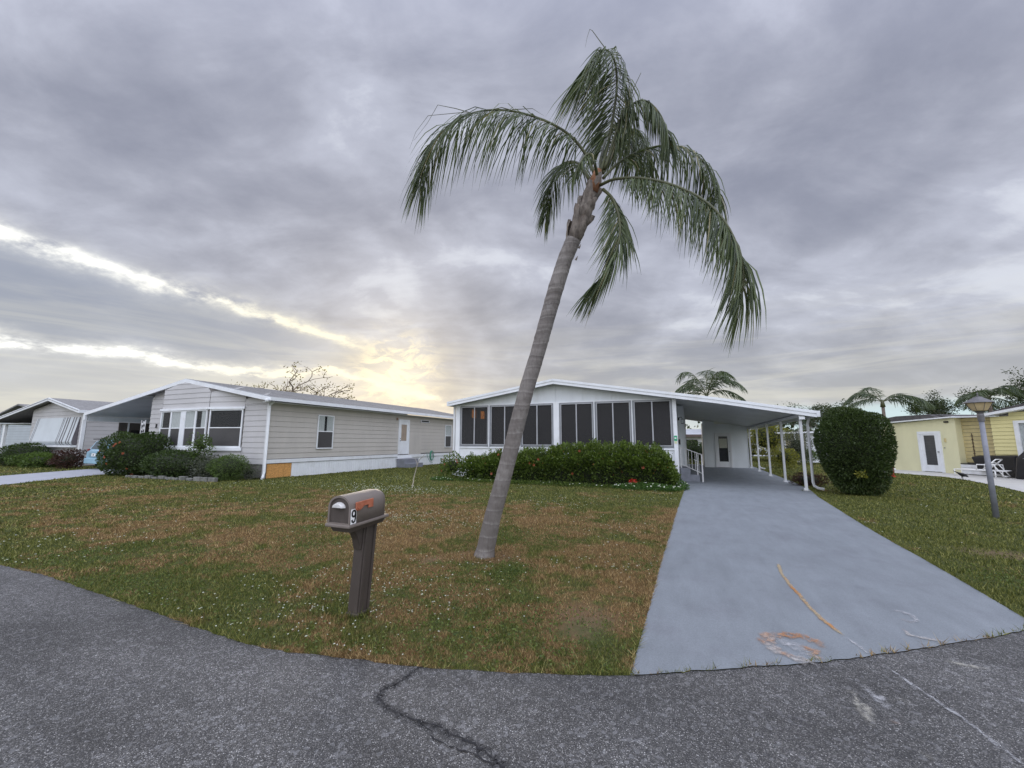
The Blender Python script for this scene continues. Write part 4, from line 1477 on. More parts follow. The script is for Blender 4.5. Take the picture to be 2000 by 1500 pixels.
simple_house('pale metal-roofed house far beyond the back lawn', 6.4, 11.5, 74, 82, 2.3, WHITE_OLD, METROOF, .9)
simple_house('low white house among the distant trees right of the carport', 18, 26, 84, 92, 2.4, WHITE_OLD, METROOF, .8)


def far_car(label, x, y, m, rz=0):
    t_ = thing('parked_car', label, 'car', (x, y, 0), rz, 'cars parked far behind the carport')
    mb = MB()
    mb.prism([(-2.1, -.85, .3), (2.1, -.85, .3), (2.15, -.85, .75), (1.3, -.85, .9), (.7, -.85, 1.4), (-1.2, -.85, 1.42), (-1.9, -.85, .95), (-2.15, -.85, .8)], (0, 1.7, 0))
    b = mb.build('body', m, t_, local=True)
    MB().prism([(1.1, -.87, .95), (.62, -.87, 1.33), (-1.1, -.87, 1.34), (-1.6, -.87, .97)], (0, .02, 0)).build('window', CARG, b, local=True)
    for xx in (-1.35, 1.35):
        mb = MB()
        mb.tube([(xx, -.9, .32), (xx, -.66, .32)], .32, 12)
        mb.build('wheel', TYRE, t_, local=True)
    return t_


far_car('white car parked far off, seen past the storage room corner', 7.9, 66, WHITE, .1)
far_car('silver car parked far off between the carport posts', 13.2, 66, METROOF, .0)
PATH = [(4.5, 52), (4.5, 55), (40, 56), (40, 53)]
sheet('far_street', [(-60, 57), (80, 57), (80, 61), (-60, 61)], .006, DRIVE2)

# ------------------------------------------------------------------ blue car under the neighbour's carport
CX = thing('parked_car', 'light blue small SUV seen from behind at the mouth of the left carport', 'car', (-30.0, 12.0, 0), 0)


def sect(y, half, z0, z1, zw, taper):
    # cross-section: floor, side, belt, roof
    return [(-half * .92, y, z0), (half * .92, y, z0), (half, y, z0 + .25), (half, y, zw), (half * taper, y, z1), (-half * taper, y, z1), (-half, y, zw), (-half, y, z0 + .25)]


secs = [sect(.0, .84, .42, .98, .90, .9), sect(.06, .90, .32, 1.05, 1.0, .93), sect(.25, .90, .30, 1.52, 1.05, .76), sect(.5, .91, .28, 1.66, 1.05, .74), sect(2.2, .91, .28, 1.68, 1.03, .76),
        sect(3.0, .91, .28, 1.10, 1.0, .86), sect(3.9, .88, .30, .98, .90, .84), sect(4.2, .80, .38, .80, .74, .86)]
mb = MB()
v = [p for s_ in secs for p in s_]
f = []
for i in range(len(secs) - 1):
    for k in range(8):
        k2 = (k + 1) % 8
        f.append((i * 8 + k, i * 8 + k2, (i + 1) * 8 + k2, (i + 1) * 8 + k))
f += [tuple(range(8)), tuple(range((len(secs) - 1) * 8, len(secs) * 8))[::-1]]
mb.add(v, f)
body = mb.build('body', CARB, CX, local=True, bevel=.03)
MB().add([(-.64, .055, 1.12), (.64, .055, 1.12), (.57, .235, 1.50), (-.57, .235, 1.50)], [(0, 1, 2, 3)]).build('rear_window', CARG, CX, local=True)
MB().box(-.62, .62, .10, .34, 1.63, 1.67).build('spoiler', BLACK, CX, local=True)
for s_ in (-1, 1):
    a, b = sorted((s_ * .905, s_ * .93))
    MB().add([(s_ * .905, .45, 1.10), (s_ * .905, 2.5, 1.08), (s_ * .76, 2.1, 1.58), (s_ * .76, .6, 1.58)], [(0, 1, 2, 3)]).build('side_window', CARG, CX, local=True)
    a, b = sorted((s_ * .66, s_ * .90))
    MB().box(a + .04, b - .04, .0, .12, .98, 1.12).build('tail_lamp', TAIL, CX, local=True)
    for yy in (.75, 3.35):
        mb = MB().tube([(s_ * .93, yy, .34), (s_ * .70, yy, .34)], .34, 16)
        w = mb.build('wheel', TYRE, CX, local=True)
        MB().tube([(s_ * .935, yy, .34), (s_ * .90, yy, .34)], .2, 10).build('rim', ALU_L, w, local=True)
bp_ = MB().box(-.86, .86, -.09, .10, .32, .62).build('bumper', CARB, CX, local=True, bevel=.03)
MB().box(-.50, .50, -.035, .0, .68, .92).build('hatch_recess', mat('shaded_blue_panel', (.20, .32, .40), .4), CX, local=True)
pl_ = MB().box(-.20, .20, -.055, -.035, .72, .88).build('number_plate', STICKW, CX, local=True)
MB().box(-.07, .07, -.06, -.055, .76, .84).build('plate_mark', ALU, pl_, local=True)

# ------------------------------------------------------------------ mailbox
MX = thing('mailbox', 'taupe plastic mailbox with the number 9 and a faded red flag on a brown post', 'mailbox', (-2.90, 3.20, 0))


def P3(x, y, z):
    """tilt of the post: it leans a little to the right as it rises"""
    return (x + .045 * z, y + .02 * z, z)


mb = MB()
x0, x1, y0, y1 = -2.980, -2.872, 3.12, 3.28
mb.hexa([P3(x0, y0, 0), P3(x1, y0, 0), P3(x1, y1, 0), P3(x0, y1, 0)], [P3(x0, y0, .83), P3(x1, y0, .83), P3(x1, y1, .83), P3(x0, y1, .83)])
post = mb.build('post', MPOST, MX, bevel=.008)
mb = MB()
for a, b in ((3.135, 3.165), (3.245, 3.275)):
    mb.hexa([P3(x1, a, .02), P3(x1 + .014, a, .02), P3(x1 + .014, b, .02), P3(x1, b, .02)], [P3(x1, a, .82), P3(x1 + .014, a, .82), P3(x1 + .014, b, .82), P3(x1, b, .82)])
mb.build('post_rib', MPOST, post, bevel=.004)
mb = MB()
mb.hexa([P3(x0 - .01, y0 - .01, .0), P3(x1 + .02, y0 - .01, .0), P3(x1 + .02, y1 + .01, 0), P3(x0 - .01, y1 + .01, 0)], [P3(x0 - .01, y0 - .01, .035), P3(x1 + .02, y0 - .01, .035), P3(x1 + .02, y1 + .01, .035), P3(x0 - .01, y1 + .01, .035)])
mb.build('post_foot', MPOST, post, bevel=.006)
# bracket under the front of the tray, curved
mb = MB()
br = [(3.12, .60), (3.12, .83), (2.90, .83), (2.96, .80), (3.02, .755), (3.055, .70), (3.075, .64), (3.09, .60)]
mb.prism([P3(-2.955, y, z) for y, z in br], (.07, 0, 0))
mb.build('bracket', MPOST, MX, bevel=.006)
mb = MB()
br2 = [(3.085, .64), (3.085, .79), (2.985, .80), (3.04, .74), (3.07, .68)]
mb.prism([P3(-2.884, y, z) for y, z in br2], (.006, 0, 0))
mb.build('bracket_boss', MPOST, MX)
# tray
BX0, BX1, BY0, BY1 = -3.005, -2.745, 2.86, 3.34
tz = lambda y, z: z + (y - BY0) * .05
mb = MB()
mb.hexa([(BX0 - .012, BY0 - .03, tz(BY0, .845)), (BX1 + .012, BY0 - .03, tz(BY0, .845)), (BX1 + .012, BY1 + .01, tz(BY1, .845)), (BX0 - .012, BY1 + .01, tz(BY1, .845))],
        [(BX0 - .012, BY0 - .03, tz(BY0, .873)), (BX1 + .012, BY0 - .03, tz(BY0, .873)), (BX1 + .012, BY1 + .01, tz(BY1, .873)), (BX0 - .012, BY1 + .01, tz(BY1, .873))])
mb.build('tray', MBOX, MX, bevel=.008)
MB().hexa([(BX0 + .03, BY0 + .03, tz(BY0, .80)), (BX1 - .03, BY0 + .03, tz(BY0, .80)), (BX1 - .03, BY1 - .03, tz(BY1, .80)), (BX0 + .03, BY1 - .03, tz(BY1, .80))],
          [(BX0 + .01, BY0 + .01, tz(BY0, .845)), (BX1 - .01, BY0 + .01, tz(BY0, .845)), (BX1 - .01, BY1 - .01, tz(BY1, .845)), (BX0 + .01, BY1 - .01, tz(BY1, .845))]).build('tray_underside', MPOST, MX)


def arch(x0, x1, z0, zs, zt, n=14, inset=0):
    xm, rx = (x0 + x1) / 2, (x1 - x0) / 2 - inset
    pts = [(xm + rx, z0), ]
    for k in range(n + 1):
        a = math.pi * k / n
        pts.append((xm + rx * math.cos(a), zs + (zt - zs - inset) * math.sin(a) ** .9))
    pts.append((xm - rx, z0))
    return pts


secs = []
for y, ins in ((BY0 - .012, .0), (BY0 + .03, 0), (BY1 - .10, 0), (BY1 - .03, .012), (BY1, .045)):
    secs.append([(x, y, tz(y, z)) for x, z in arch(BX0, BX1, .873, 1.01, 1.118, 14, ins)])
mb = MB()
nn = len(secs[0])
f = []
for i in range(len(secs) - 1):
    for k in range(nn):
        k2 = (k + 1) % nn
        f.append((i * nn + k2, i * nn + k, (i + 1) * nn + k, (i + 1) * nn + k2))
f.append(tuple((len(secs) - 1) * nn + k for k in range(nn))[::-1])
mb.add([p for s_ in secs for p in s_], f)
bx = mb.build('box', MBOX, MX)
for p in bx.data.polygons:
    p.use_smooth = len(p.vertices) == 4
# rim and door, recessed
A0 = arch(BX0, BX1, .873, 1.01, 1.118, 14, 0)
A1 = arch(BX0, BX1, .884, 1.01, 1.118, 14, .018)
yy = BY0 - .012
mb = MB()
v = [(x, yy, tz(yy, z)) for x, z in A0] + [(x, yy, tz(yy, z)) for x, z in A1] + [(x, yy + .02, tz(yy, z)) for x, z in A1]
f = []
for k in range(nn):
    k2 = (k + 1) % nn
    f.append((k, k2, nn + k2, nn + k))
    f.append((nn + k, nn + k2, 2 * nn + k2, 2 * nn + k))
mb.add(v, f).build('rim', MBOX, MX)
mb = MB()
mb.add([(x, yy + .012, tz(yy, z)) for x, z in arch(BX0, BX1, .886, 1.01, 1.118, 14, .022)], [tuple(range(nn))])
dr = mb.build('door', MPOST, MX)
mb = MB()
hc = (BX0 + BX1) / 2 - .005
hp = [(hc + .055 * math.cos(a), yy - .028, 1.015 + .034 * math.sin(a)) for a in [math.pi * k / 8 for k in range(9)]]
hq = [(hc + .070 * math.cos(a), yy + .010, 1.012 + .050 * math.sin(a)) for a in [math.pi * k / 8 for k in range(9)]]
f = [(k, k + 1, 9 + k + 1, 9 + k) for k in range(8)] + [tuple(range(9))[::-1], (0, 9, 17, 8)]
mb.add(hp + hq, f).build('pull', CLIP, dr, bevel=.003)
# flag on the right side
fx = BX1 + .004
fl = [(2.900, 1.000), (2.900, 1.058), (3.115, 1.062), (3.115, .985), (3.055, .985), (3.055, 1.015), (3.00, 1.015), (2.955, .985), (2.915, .985)]
mb = MB()
mb.prism([(fx, y, tz(y, z)) for y, z in fl], (.014, 0, 0))
fo = mb.build('flag', FLAG, MX, bevel=.003)
MB().tube([(fx + .008, 2.93, tz(2.93, 1.005)), (fx + .022, 2.93, tz(2.93, 1.005))], .010, 10).build('pivot', FLAG, fo)
# number sticker
sx_ = BX1 + .003
sy0, sy1, sz0, sz1 = 2.853, 2.918, .878, 1.005
MB().hexa([(sx_, sy0, tz(sy0, sz0)), (sx_ + .002, sy0, tz(sy0, sz0)), (sx_ + .002, sy1, tz(sy1, sz0)), (sx_, sy1, tz(sy1, sz0))],
          [(sx_, sy0, tz(sy0, sz1)), (sx_ + .002, sy0, tz(sy0, sz1)), (sx_ + .002, sy1, tz(sy1, sz1)), (sx_, sy1, tz(sy1, sz1))]).build('number_sticker', STICKW, MX)


def nine(cx, cz, w, h):
    """outline of a bold 9 as a band"""
    path = []
    top = cz + h * .22
    for k in range(21):
        a = math.radians(0 + 360 * k / 20)
        path.append((cx + w * .30 * math.cos(a), top + h * .22 * math.sin(a)))
    tail = [(cx + w * .30, top), (cx + w * .30, cz - h * .18), (cx + w * .22, cz - h * .36), (cx, cz - h * .43), (cx - w * .22, cz - h * .36), (cx - w * .30, cz - h * .22)]
    return path, tail


p1, p2 = nine((sy0 + sy1) / 2, (sz0 + sz1) / 2, .066, .115)
mb = MB()
for path in (p1, p2):
    v, f = [], []
    for i, (a, b) in enumerate(path):
        q0, q1 = path[max(i - 1, 0)], path[min(i + 1, len(path) - 1)]
        dx, dz = q1[0] - q0[0], q1[1] - q0[1]
        L = math.hypot(dx, dz) or 1
        nx, nz = -dz / L * .0088, dx / L * .0088
        v += [(sx_ + .0035, a + nx, tz(a, b + nz)), (sx_ + .0035, a - nx, tz(a, b - nz))]
        if i:
            f.append((2 * i - 2, 2 * i - 1, 2 * i + 1, 2 * i))
    mb.add(v, f)
mb.build('digit_nine', STICKB, MX)

# ------------------------------------------------------------------ palm in front
def trunk_mat():
    m = bpy.data.materials.new('palm_bark')
    m.use_nodes = True
    t = m.node_tree
    N = NT(t)
    p = t.nodes['Principled BSDF']
    co = N.new('ShaderNodeTexCoord').outputs['Object']
    zz_ = N.sep(co)[2]
    n = N.noise(co, 3, 5, .6)
    wz = N.m('ADD', N.m('MULTIPLY', zz_, 1.0), N.m('MULTIPLY', n, .12))
    ring = N.noise(N.comb(0.0, 0.0, wz), 9, 3, .7)
    fib = N.noise(N.mapping(co, scale=(14, 14, 2.2)), 3, 5, .7)
    fr = N.m('FRACT', N.m('ADD', N.m('MULTIPLY', wz, 5.2), N.m('MULTIPLY', N.m('SINE', N.m('MULTIPLY', wz, 2.3)), .3)))
    scar = N.m('MULTIPLY', N.smooth(fr, .22, .04), N.smooth(N.noise(co, 8, 4, .6), .3, .5))
    c = N.mix(N.m('ADD', .28, N.m('MULTIPLY', N.m('SUBTRACT', N.smooth(ring, .3, .7), .28), N.smooth(zz_, .8, 4.2))), (.115, .100, .090), (.30, .272, .25))
    c = N.mix(N.m('MULTIPLY', N.smooth(N.noise(co, 2.2, 6, .65), .45, .65), .45), c, (.33, .305, .28))
    c = N.mix(N.m('MULTIPLY', N.smooth(fr, .8, 1.0), .22), c, (.09, .075, .068))
    c = N.mix(N.m('MULTIPLY', scar, .35), c, (.38, .355, .33))
    c = N.mix(N.m('MULTIPLY', N.smooth(fib, .45, .75), .55), c, (.10, .082, .073))
    lich = N.smooth(N.noise(co, 5, 6, .65), .58, .70)
    c = N.mix(N.m('MULTIPLY', lich, .35), c, (.38, .37, .35))
    t.links.new(c, p.inputs['Base Color'])
    p.inputs['Roughness'].default_value = .9
    b = N.new('ShaderNodeBump')
    b.inputs['Strength'].default_value = .9
    b.inputs['Distance'].default_value = .02
    N.put(b.inputs['Height'], N.m('ADD', fib, N.m('MULTIPLY', ring, .8)))
    t.links.new(b.outputs[0], p.inputs['Normal'])
    return m


TRUNKM = trunk_mat()
FIBRE = mat('palm_boot_fibre', (.215, .185, .16), .95, .35, 9, .9, 22, stain=((.10, .065, .045), .7), sscale=6, stretch=(2.2, 2.2, .6))
REDFIB = mat('orange_palm_fibre', (.27, .13, .07), .95, .35, 14, .9, 30)
RACHIS = mat('palm_rachis', (.075, .080, .032), .5, .2, 6)


WIND = np.array([-math.cos(YAW), -math.sin(YAW), .15])


def frond_mesh(path, maxlen, n_side=95, width=.030, hang=1.0, spread=.35, bare=.16, rr=.020, seed=0, fwd=.35, side_len=(1.0, 1.0), wind=0.0, tipcut=.5):
    """rachis tube plus two ranks of drooping leaflets; returns (rachis MB, leaflet vertex array, rnd)"""
    r_ = np.random.default_rng(seed)
    P = np.array([tuple(p) for p in path], dtype=float)
    # Catmull-Rom resample
    Q = []
    Pp = np.vstack([2 * P[0] - P[1], P, 2 * P[-1] - P[-2]])
    for i in range(1, len(Pp) - 2):
        for k in range(10):
            t = k / 10
            a, b, c, d = Pp[i - 1], Pp[i], Pp[i + 1], Pp[i + 2]
            Q.append(.5 * ((2 * b) + (-a + c) * t + (2 * a - 5 * b + 4 * c - d) * t * t + (-a + 3 * b - 3 * c + d) * t ** 3))
    Q.append(P[-1])
    Q = np.array(Q)
    cum = np.concatenate([[0], np.cumsum(np.linalg.norm(np.diff(Q, axis=0), axis=1))])
    L = cum[-1]
    mb = MB()
    idx = np.linspace(0, len(Q) - 1, 26).astype(int)
    mb.tube([Q[i] for i in idx], [rr * (1 - .85 * i / len(Q)) + .002 for i in idx], 6)
    V, R = [], []
    for side in (-1, 1):
        for k in range(n_side):
            s = L * (bare + (1 - bare) * (k + r_.uniform(-.4, .4)) / n_side)
            s = min(max(s, 0), L * .999)
            j = min(np.searchsorted(cum, s), len(Q) - 1)
            j0 = max(j - 1, 0)
            p = Q[j0] + (Q[j] - Q[j0]) * ((s - cum[j0]) / max(cum[j] - cum[j0], 1e-6))
            T = Q[min(j + 1, len(Q) - 1)] - Q[max(j - 2, 0)]
            T /= np.linalg.norm(T)
            S = np.cross(T, [0, 0, 1.0])
            if np.linalg.norm(S) < .2:
                S = np.cross(T, [0, 1.0, 0])
            S /= np.linalg.norm(S)
            u = s / L
            uu = (u - bare) / (1 - bare)
            tp_ = min(1, max(0, (uu - .72) / .28))
            ln = maxlen * min(1, .50 + 1.9 * uu) * (1 - tipcut * tp_ ** 1.3) * r_.uniform(.80, 1.12) * side_len[0 if side < 0 else 1]
            d = S * side * r_.uniform(.4, 1.1) * (spread + .15) + T * (fwd + .5 * max(0, u - .6)) + np.array([0, 0, -.1]) + r_.normal(size=3) * .10
            d /= np.linalg.norm(d)
            nseg = 4
            w = width * r_.uniform(.7, 1.15)
            pts = [p]
            dd = d.copy()
            for q in range(nseg):
                dd = dd + (np.array([0, 0, -1.0]) + WIND * wind * r_.uniform(.5, 1.4)) * hang * (.62 if q < 2 else .45) * r_.uniform(.8, 1.2)
                dd /= np.linalg.norm(dd)
                pts.append(pts[-1] + dd * ln / nseg)
            pts = np.array(pts)
            wv = np.cross(dd, r_.normal(size=3))
            wv = T * .8 + S * r_.uniform(-.6, .6) + r_.normal(size=3) * .25
            wv -= dd * wv.dot(dd)
            wv /= np.linalg.norm(wv) + 1e-9
            ws = np.array([.35, 1.0, .85, .5, .04]) * w * .5
            c = min(1, max(0, r_.uniform(0, .94) if r_.random() > .04 else .98))
            for q in range(nseg):
                a0, a1 = pts[q] + wv * ws[q], pts[q] - wv * ws[q]
                b0, b1 = pts[q + 1] + wv * ws[q + 1], pts[q + 1] - wv * ws[q + 1]
                V += [a0, a1, b1, b0]
                R.append(c)
    return mb, np.array(V), np.array(R)


PM = thing('palm_tree', 'tall leaning queen palm with drooping fronds in the middle of the front lawn', 'palm tree', (-2.70, 5.37, 0))
tp = [(945, 1096, 5.37), (949, 1070, 5.37), (962, 1010, 5.37), (980, 945, 5.38), (1000, 870, 5.40), (1015, 810, 5.41), (1030, 755, 5.42), (1050, 690, 5.43), (1068, 625, 5.44), (1085, 565, 5.45), (1104, 505, 5.46), (1120, 468, 5.46)]
rads = [.150, .128, .118, .113, .110, .110, .108, .106, .108, .112, .108, .112]
# resample with ring swellings
path, rr_ = [], []
P = [at(*q) for q in tp]
P[0].z = -.02
for i in range(len(P) - 1):
    k = max(3, int((P[i + 1] - P[i]).length / .035))
    for j in range(k):
        t_ = j / k
        path.append(P[i].lerp(P[i + 1], t_))
        z_ = path[-1].z
        ringp = (z_ * 5.2 + .3 * math.sin(z_ * 2.3)) % 1.0
        sw = .003 if ringp < .12 else (-.002 * ringp)
        rr_.append((rads[i] + (rads[i + 1] - rads[i]) * t_) + sw + random.uniform(-.0012, .0012))
path.append(P[-1])
rr_.append(rads[-1])
mb = MB().tube(path, rr_, 20)
mb.build('trunk', TRUNKM, PM, smooth=True)
# boots: swollen fibrous sheath, built from overlapping husks
core = [at(1119, 472, 5.46), at(1132, 440, 5.46), at(1142, 412, 5.47), at(1152, 385, 5.47), at(1162, 358, 5.47), at(1170, 335, 5.47)]
MB().tube(core, [.100, .112, .112, .095, .072, .045], 14).build('boot', FIBRE, PM, smooth=True)
MB().tube([at(1155, 375, 5.46), at(1164, 352, 5.45), at(1168, 332, 5.45)], [.095, .085, .05], 12).build('fibre_collar', REDFIB, PM, smooth=True)
r2 = random.Random(5)
for k in range(15):
    a = k * 2.4
    base = core[0].lerp(core[4], .02 + .055 * k)
    axis = (core[4] - core[0]).normalized()
    u_ = axis.cross(Vector((0, 1, 0))).normalized()
    w_ = axis.cross(u_)
    out = u_ * math.cos(a) + w_ * math.sin(a)
    rr0 = .128 - .0038 * k
    tan = axis.cross(out)
    b0 = base + out * (rr0 - .03)
    hh = r2.uniform(.20, .34)
    rows = []
    for j in range(5):
        t_ = j / 4
        cc = b0 + axis * hh * t_ + out * (.05 * math.sin(t_ * 2.2) + .035 * t_ * t_)
        wd = .095 * (1 - t_ ** 2 * .75) * r2.uniform(.85, 1.1)
        rows += [cc + tan * wd - out * .035, cc + out * .018 + tan * r2.uniform(-.02, .02), cc - tan * wd - out * .035]
    f = []
    for j in range(4):
        f += [(3 * j, 3 * j + 1, 3 * j + 4, 3 * j + 3), (3 * j + 1, 3 * j + 2, 3 * j + 5, 3 * j + 4)]
    MB().add(rows, f).build('husk', FIBRE, PM, smooth=True)
for (px_, py_) in ((1106, 478), (1100, 495), (1130, 485), (1124, 508), (1092, 520)):
    q = at(px_, py_, 5.44)
    MB().tube([q, q + Vector((.02 if px_ > 1115 else -.02, -.01, .02)), q + Vector((.035 if px_ > 1115 else -.03, -.01, .05))], [.016, .012, .003], 5).build('leaf_scar', FIBRE, PM)

FR = [  # (survey points, leaflet length, count, hang, spread, bare, seed, fwd, wind, tip shortening)
    ([(1163, 345, 5.46), (1142, 298, 5.38), (1105, 258, 5.28), (1050, 230, 5.15), (985, 215, 5.0), (925, 220, 4.9), (875, 246, 4.85), (842, 290, 4.85), (826, 330, 4.88), (820, 362, 4.9)], 1.08, 175, 1.15, .32, .15, 11, .28, .16, .30),
    ([(1152, 350, 5.47), (1128, 318, 5.75), (1100, 320, 5.95), (1083, 345, 6.1), (1072, 385, 6.15), (1064, 425, 6.18)], .72, 120, .95, .45, .16, 12, .35, .15, .35),
    ([(1172, 340, 5.50), (1186, 290, 5.55), (1198, 225, 5.60), (1205, 165, 5.60), (1200, 118, 5.5), (1184, 97, 5.35), (1163, 106, 5.2), (1150, 130, 5.1), (1144, 160, 5.08)], 1.05, 190, 1.25, .55, .22, 13, .0, .42, .15),
    ([(1180, 330, 5.50), (1202, 275, 5.55), (1218, 228, 5.6), (1238, 202, 5.6), (1262, 197, 5.6), (1286, 218, 5.6), (1301, 250, 5.6), (1310, 290, 5.6)], .62, 110, 1.3, .35, .38, 14, .3, .12, .4),
    ([(1178, 348, 5.47), (1208, 318, 5.7), (1250, 295, 5.95), (1300, 284, 6.15), (1345, 292, 6.3), (1378, 322, 6.4), (1396, 362, 6.45), (1400, 395, 6.45)], .85, 140, 1.0, .5, .16, 15, .35, .22, .4),
    ([(1172, 362, 5.44), (1200, 350, 5.35), (1250, 348, 5.2), (1310, 360, 5.05), (1370, 388, 4.95), (1412, 428, 4.85), (1440, 480, 4.8), (1452, 528, 4.8), (1450, 572, 4.82), (1440, 606, 4.85)], .90, 180, 1.0, .38, .13, 16, .40, .34, .45),
    ([(1178, 370, 5.42), (1196, 388, 5.25), (1209, 425, 5.1), (1210, 465, 5.0), (1198, 505, 4.95), (1176, 540, 4.92), (1152, 568, 4.92)], .72, 150, .55, .50, .10, 17, .70, .40, .35),
    ([(1178, 338, 5.52), (1205, 285, 5.9), (1228, 255, 6.2), (1248, 258, 6.4), (1262, 295, 6.5), (1270, 345, 6.52)], .78, 100, 1.3, .6, .25, 18, .25, .2, .4),
    ([(1170, 340, 5.52), (1178, 290, 5.8), (1190, 255, 6.1), (1212, 240, 6.4), (1232, 270, 6.6), (1240, 320, 6.7)], .80, 90, 1.3, .6, .25, 19, .25, .2, .4),
    ([(1168, 350, 5.44), (1160, 315, 5.2), (1150, 300, 5.0), (1135, 315, 4.85), (1122, 345, 4.78)], .34, 40, 1.0, .5, .25, 20, .3, .1, .4),
]
for (pp, ml, ns, hg, sp, ba, sd, fw, wi, tc_) in FR:
    mb, V, R = frond_mesh([at(*q) for q in pp], ml, int(ns * .98), .019, hg, sp, ba, .022, sd, fw, wind=wi, tipcut=tc_)
    fr_ = mb.build('frond', RACHIS, PM, smooth=True)
    fast('leaflets', V, 4, L_PALM, fr_, attr=R)
# unopened spears and bent leaflets
for pts, r0 in (([(1180, 330, 5.5), (1202, 260, 5.52), (1222, 205, 5.54), (1252, 142, 5.55)], .018),
                ([(1206, 240, 5.5), (1226, 205, 5.5), (1246, 172, 5.5)], .009),
                ([(1182, 94, 5.35), (1170, 78, 5.33), (1157, 60, 5.3), (1152, 57, 5.3), (1147, 72, 5.28), (1143, 92, 5.27)], .007),
                ([(1200, 118, 5.5), (1215, 145, 5.5), (1226, 178, 5.5)], .006),
                ([(925, 222, 4.9), (890, 212, 4.88), (855, 205, 4.86), (835, 240, 4.85), (808, 275, 4.85)], .007),
                ([(935, 222, 4.9), (900, 220, 4.8), (836, 226, 4.75), (812, 258, 4.75), (800, 290, 4.75)], .006),
                ([(1000, 216, 5.0), (980, 210, 4.95), (950, 216, 4.9)], .010),
                ([(1000, 214, 5.0), (1040, 212, 4.98), (1062, 226, 5.0)], .006)):
    Q = [at(*q) for q in pts]
    MB().tube(Q, [r0 * (1 - .8 * i / (len(Q) - 1)) for i in range(len(Q))], 5).build('spear_leaf', RACHIS if r0 > .008 else MATS['palm_rachis'], PM)


def back_palm(x, y, h, R, n, seed, label, lean=(0, 0), name='palm_tree', up=.9, ml=None, pattern=None):
    t_ = thing(name, label, 'palm tree', (x, y, 0))
    r_ = random.Random(seed)
    top = Vector((x + lean[0], y + lean[1], h))
    MB().tube([(x, y, 0), (x + lean[0] * .3, y, h * .5), top], [.19, .15, .13], 8).build('trunk', BARK, t_, smooth=True)
    MB().tube([top - Vector((0, 0, .2)), top + Vector((0, 0, .5))], [.22, .1], 8).build('crown_shaft', MATS['palm_rachis'], t_, smooth=True)
    for k in range(n):
        a = (pattern[k][0] if pattern else 2 * math.pi * k / n + r_.uniform(-.3, .3))
        e = (pattern[k][1] if pattern else r_.uniform(.15, up))
        L = R * r_.uniform(.85, 1.1)
        d = Vector((math.cos(a), math.sin(a), 0))
        pts = []
        for j in range(6):
            t = j / 5
            pts.append(top + Vector((0, 0, .3)) + d * L * (t * (.75 + .2 * (1 - e))) + Vector((0, 0, L * (e * 1.25 * t - (.35 + e * .55) * t * t * 1.2))))
        mb, V, Rn = frond_mesh(pts, ml or R * .36, 44, .065, .38, .8, .15, .035, seed * 31 + k, .5)
        fr_ = mb.build('frond', RACHIS, t_)
        fast('leaflets', V, 4, L_PALMF, fr_, attr=Rn)
    return t_


c_ = at(1382, 800, 45)
back_palm(c_.x, 45, 5.9, 4.2, 11, 3, 'large feather palm rising behind the carport roof', pattern=[(3.1, .95), (2.9, 1.5), (3.5, .7), (2.2, 1.2), (1.4, 1.6), (.5, 1.6), (.1, 1.3), (-.3, .9), (0, .5), (3.3, .4), (-.9, 1.2)])
c_ = at(1424, 812, 50)
back_palm(c_.x, 50, 5.0, 2.6, 9, 4, 'smaller palm top showing just over the carport roof edge', up=.5)
c_ = at(1727, 815, 50)
back_palm(c_.x, 50, 5.2, 3.7, 7, 9, 'windblown palm behind the clipped bush, left of the yellow shed roof', up=1.0,
          pattern=[(3.0, .75), (2.6, .9), (1.9, 1.25), (.3, .65), (0, .35), (3.3, .35), (-.5, .5)])
c_ = at(1935, 800, 58)
back_palm(c_.x, 58, 5.9, 3.2, 9, 12, 'dense palm above the yellow house behind the lamp post', up=1.1)
c_ = at(27, 806, 60)
back_palm(at(27, 800, 30).x, 30, 5.6, 1.5, 8, 15, 'tiny palm top behind the far left roof', up=.8)


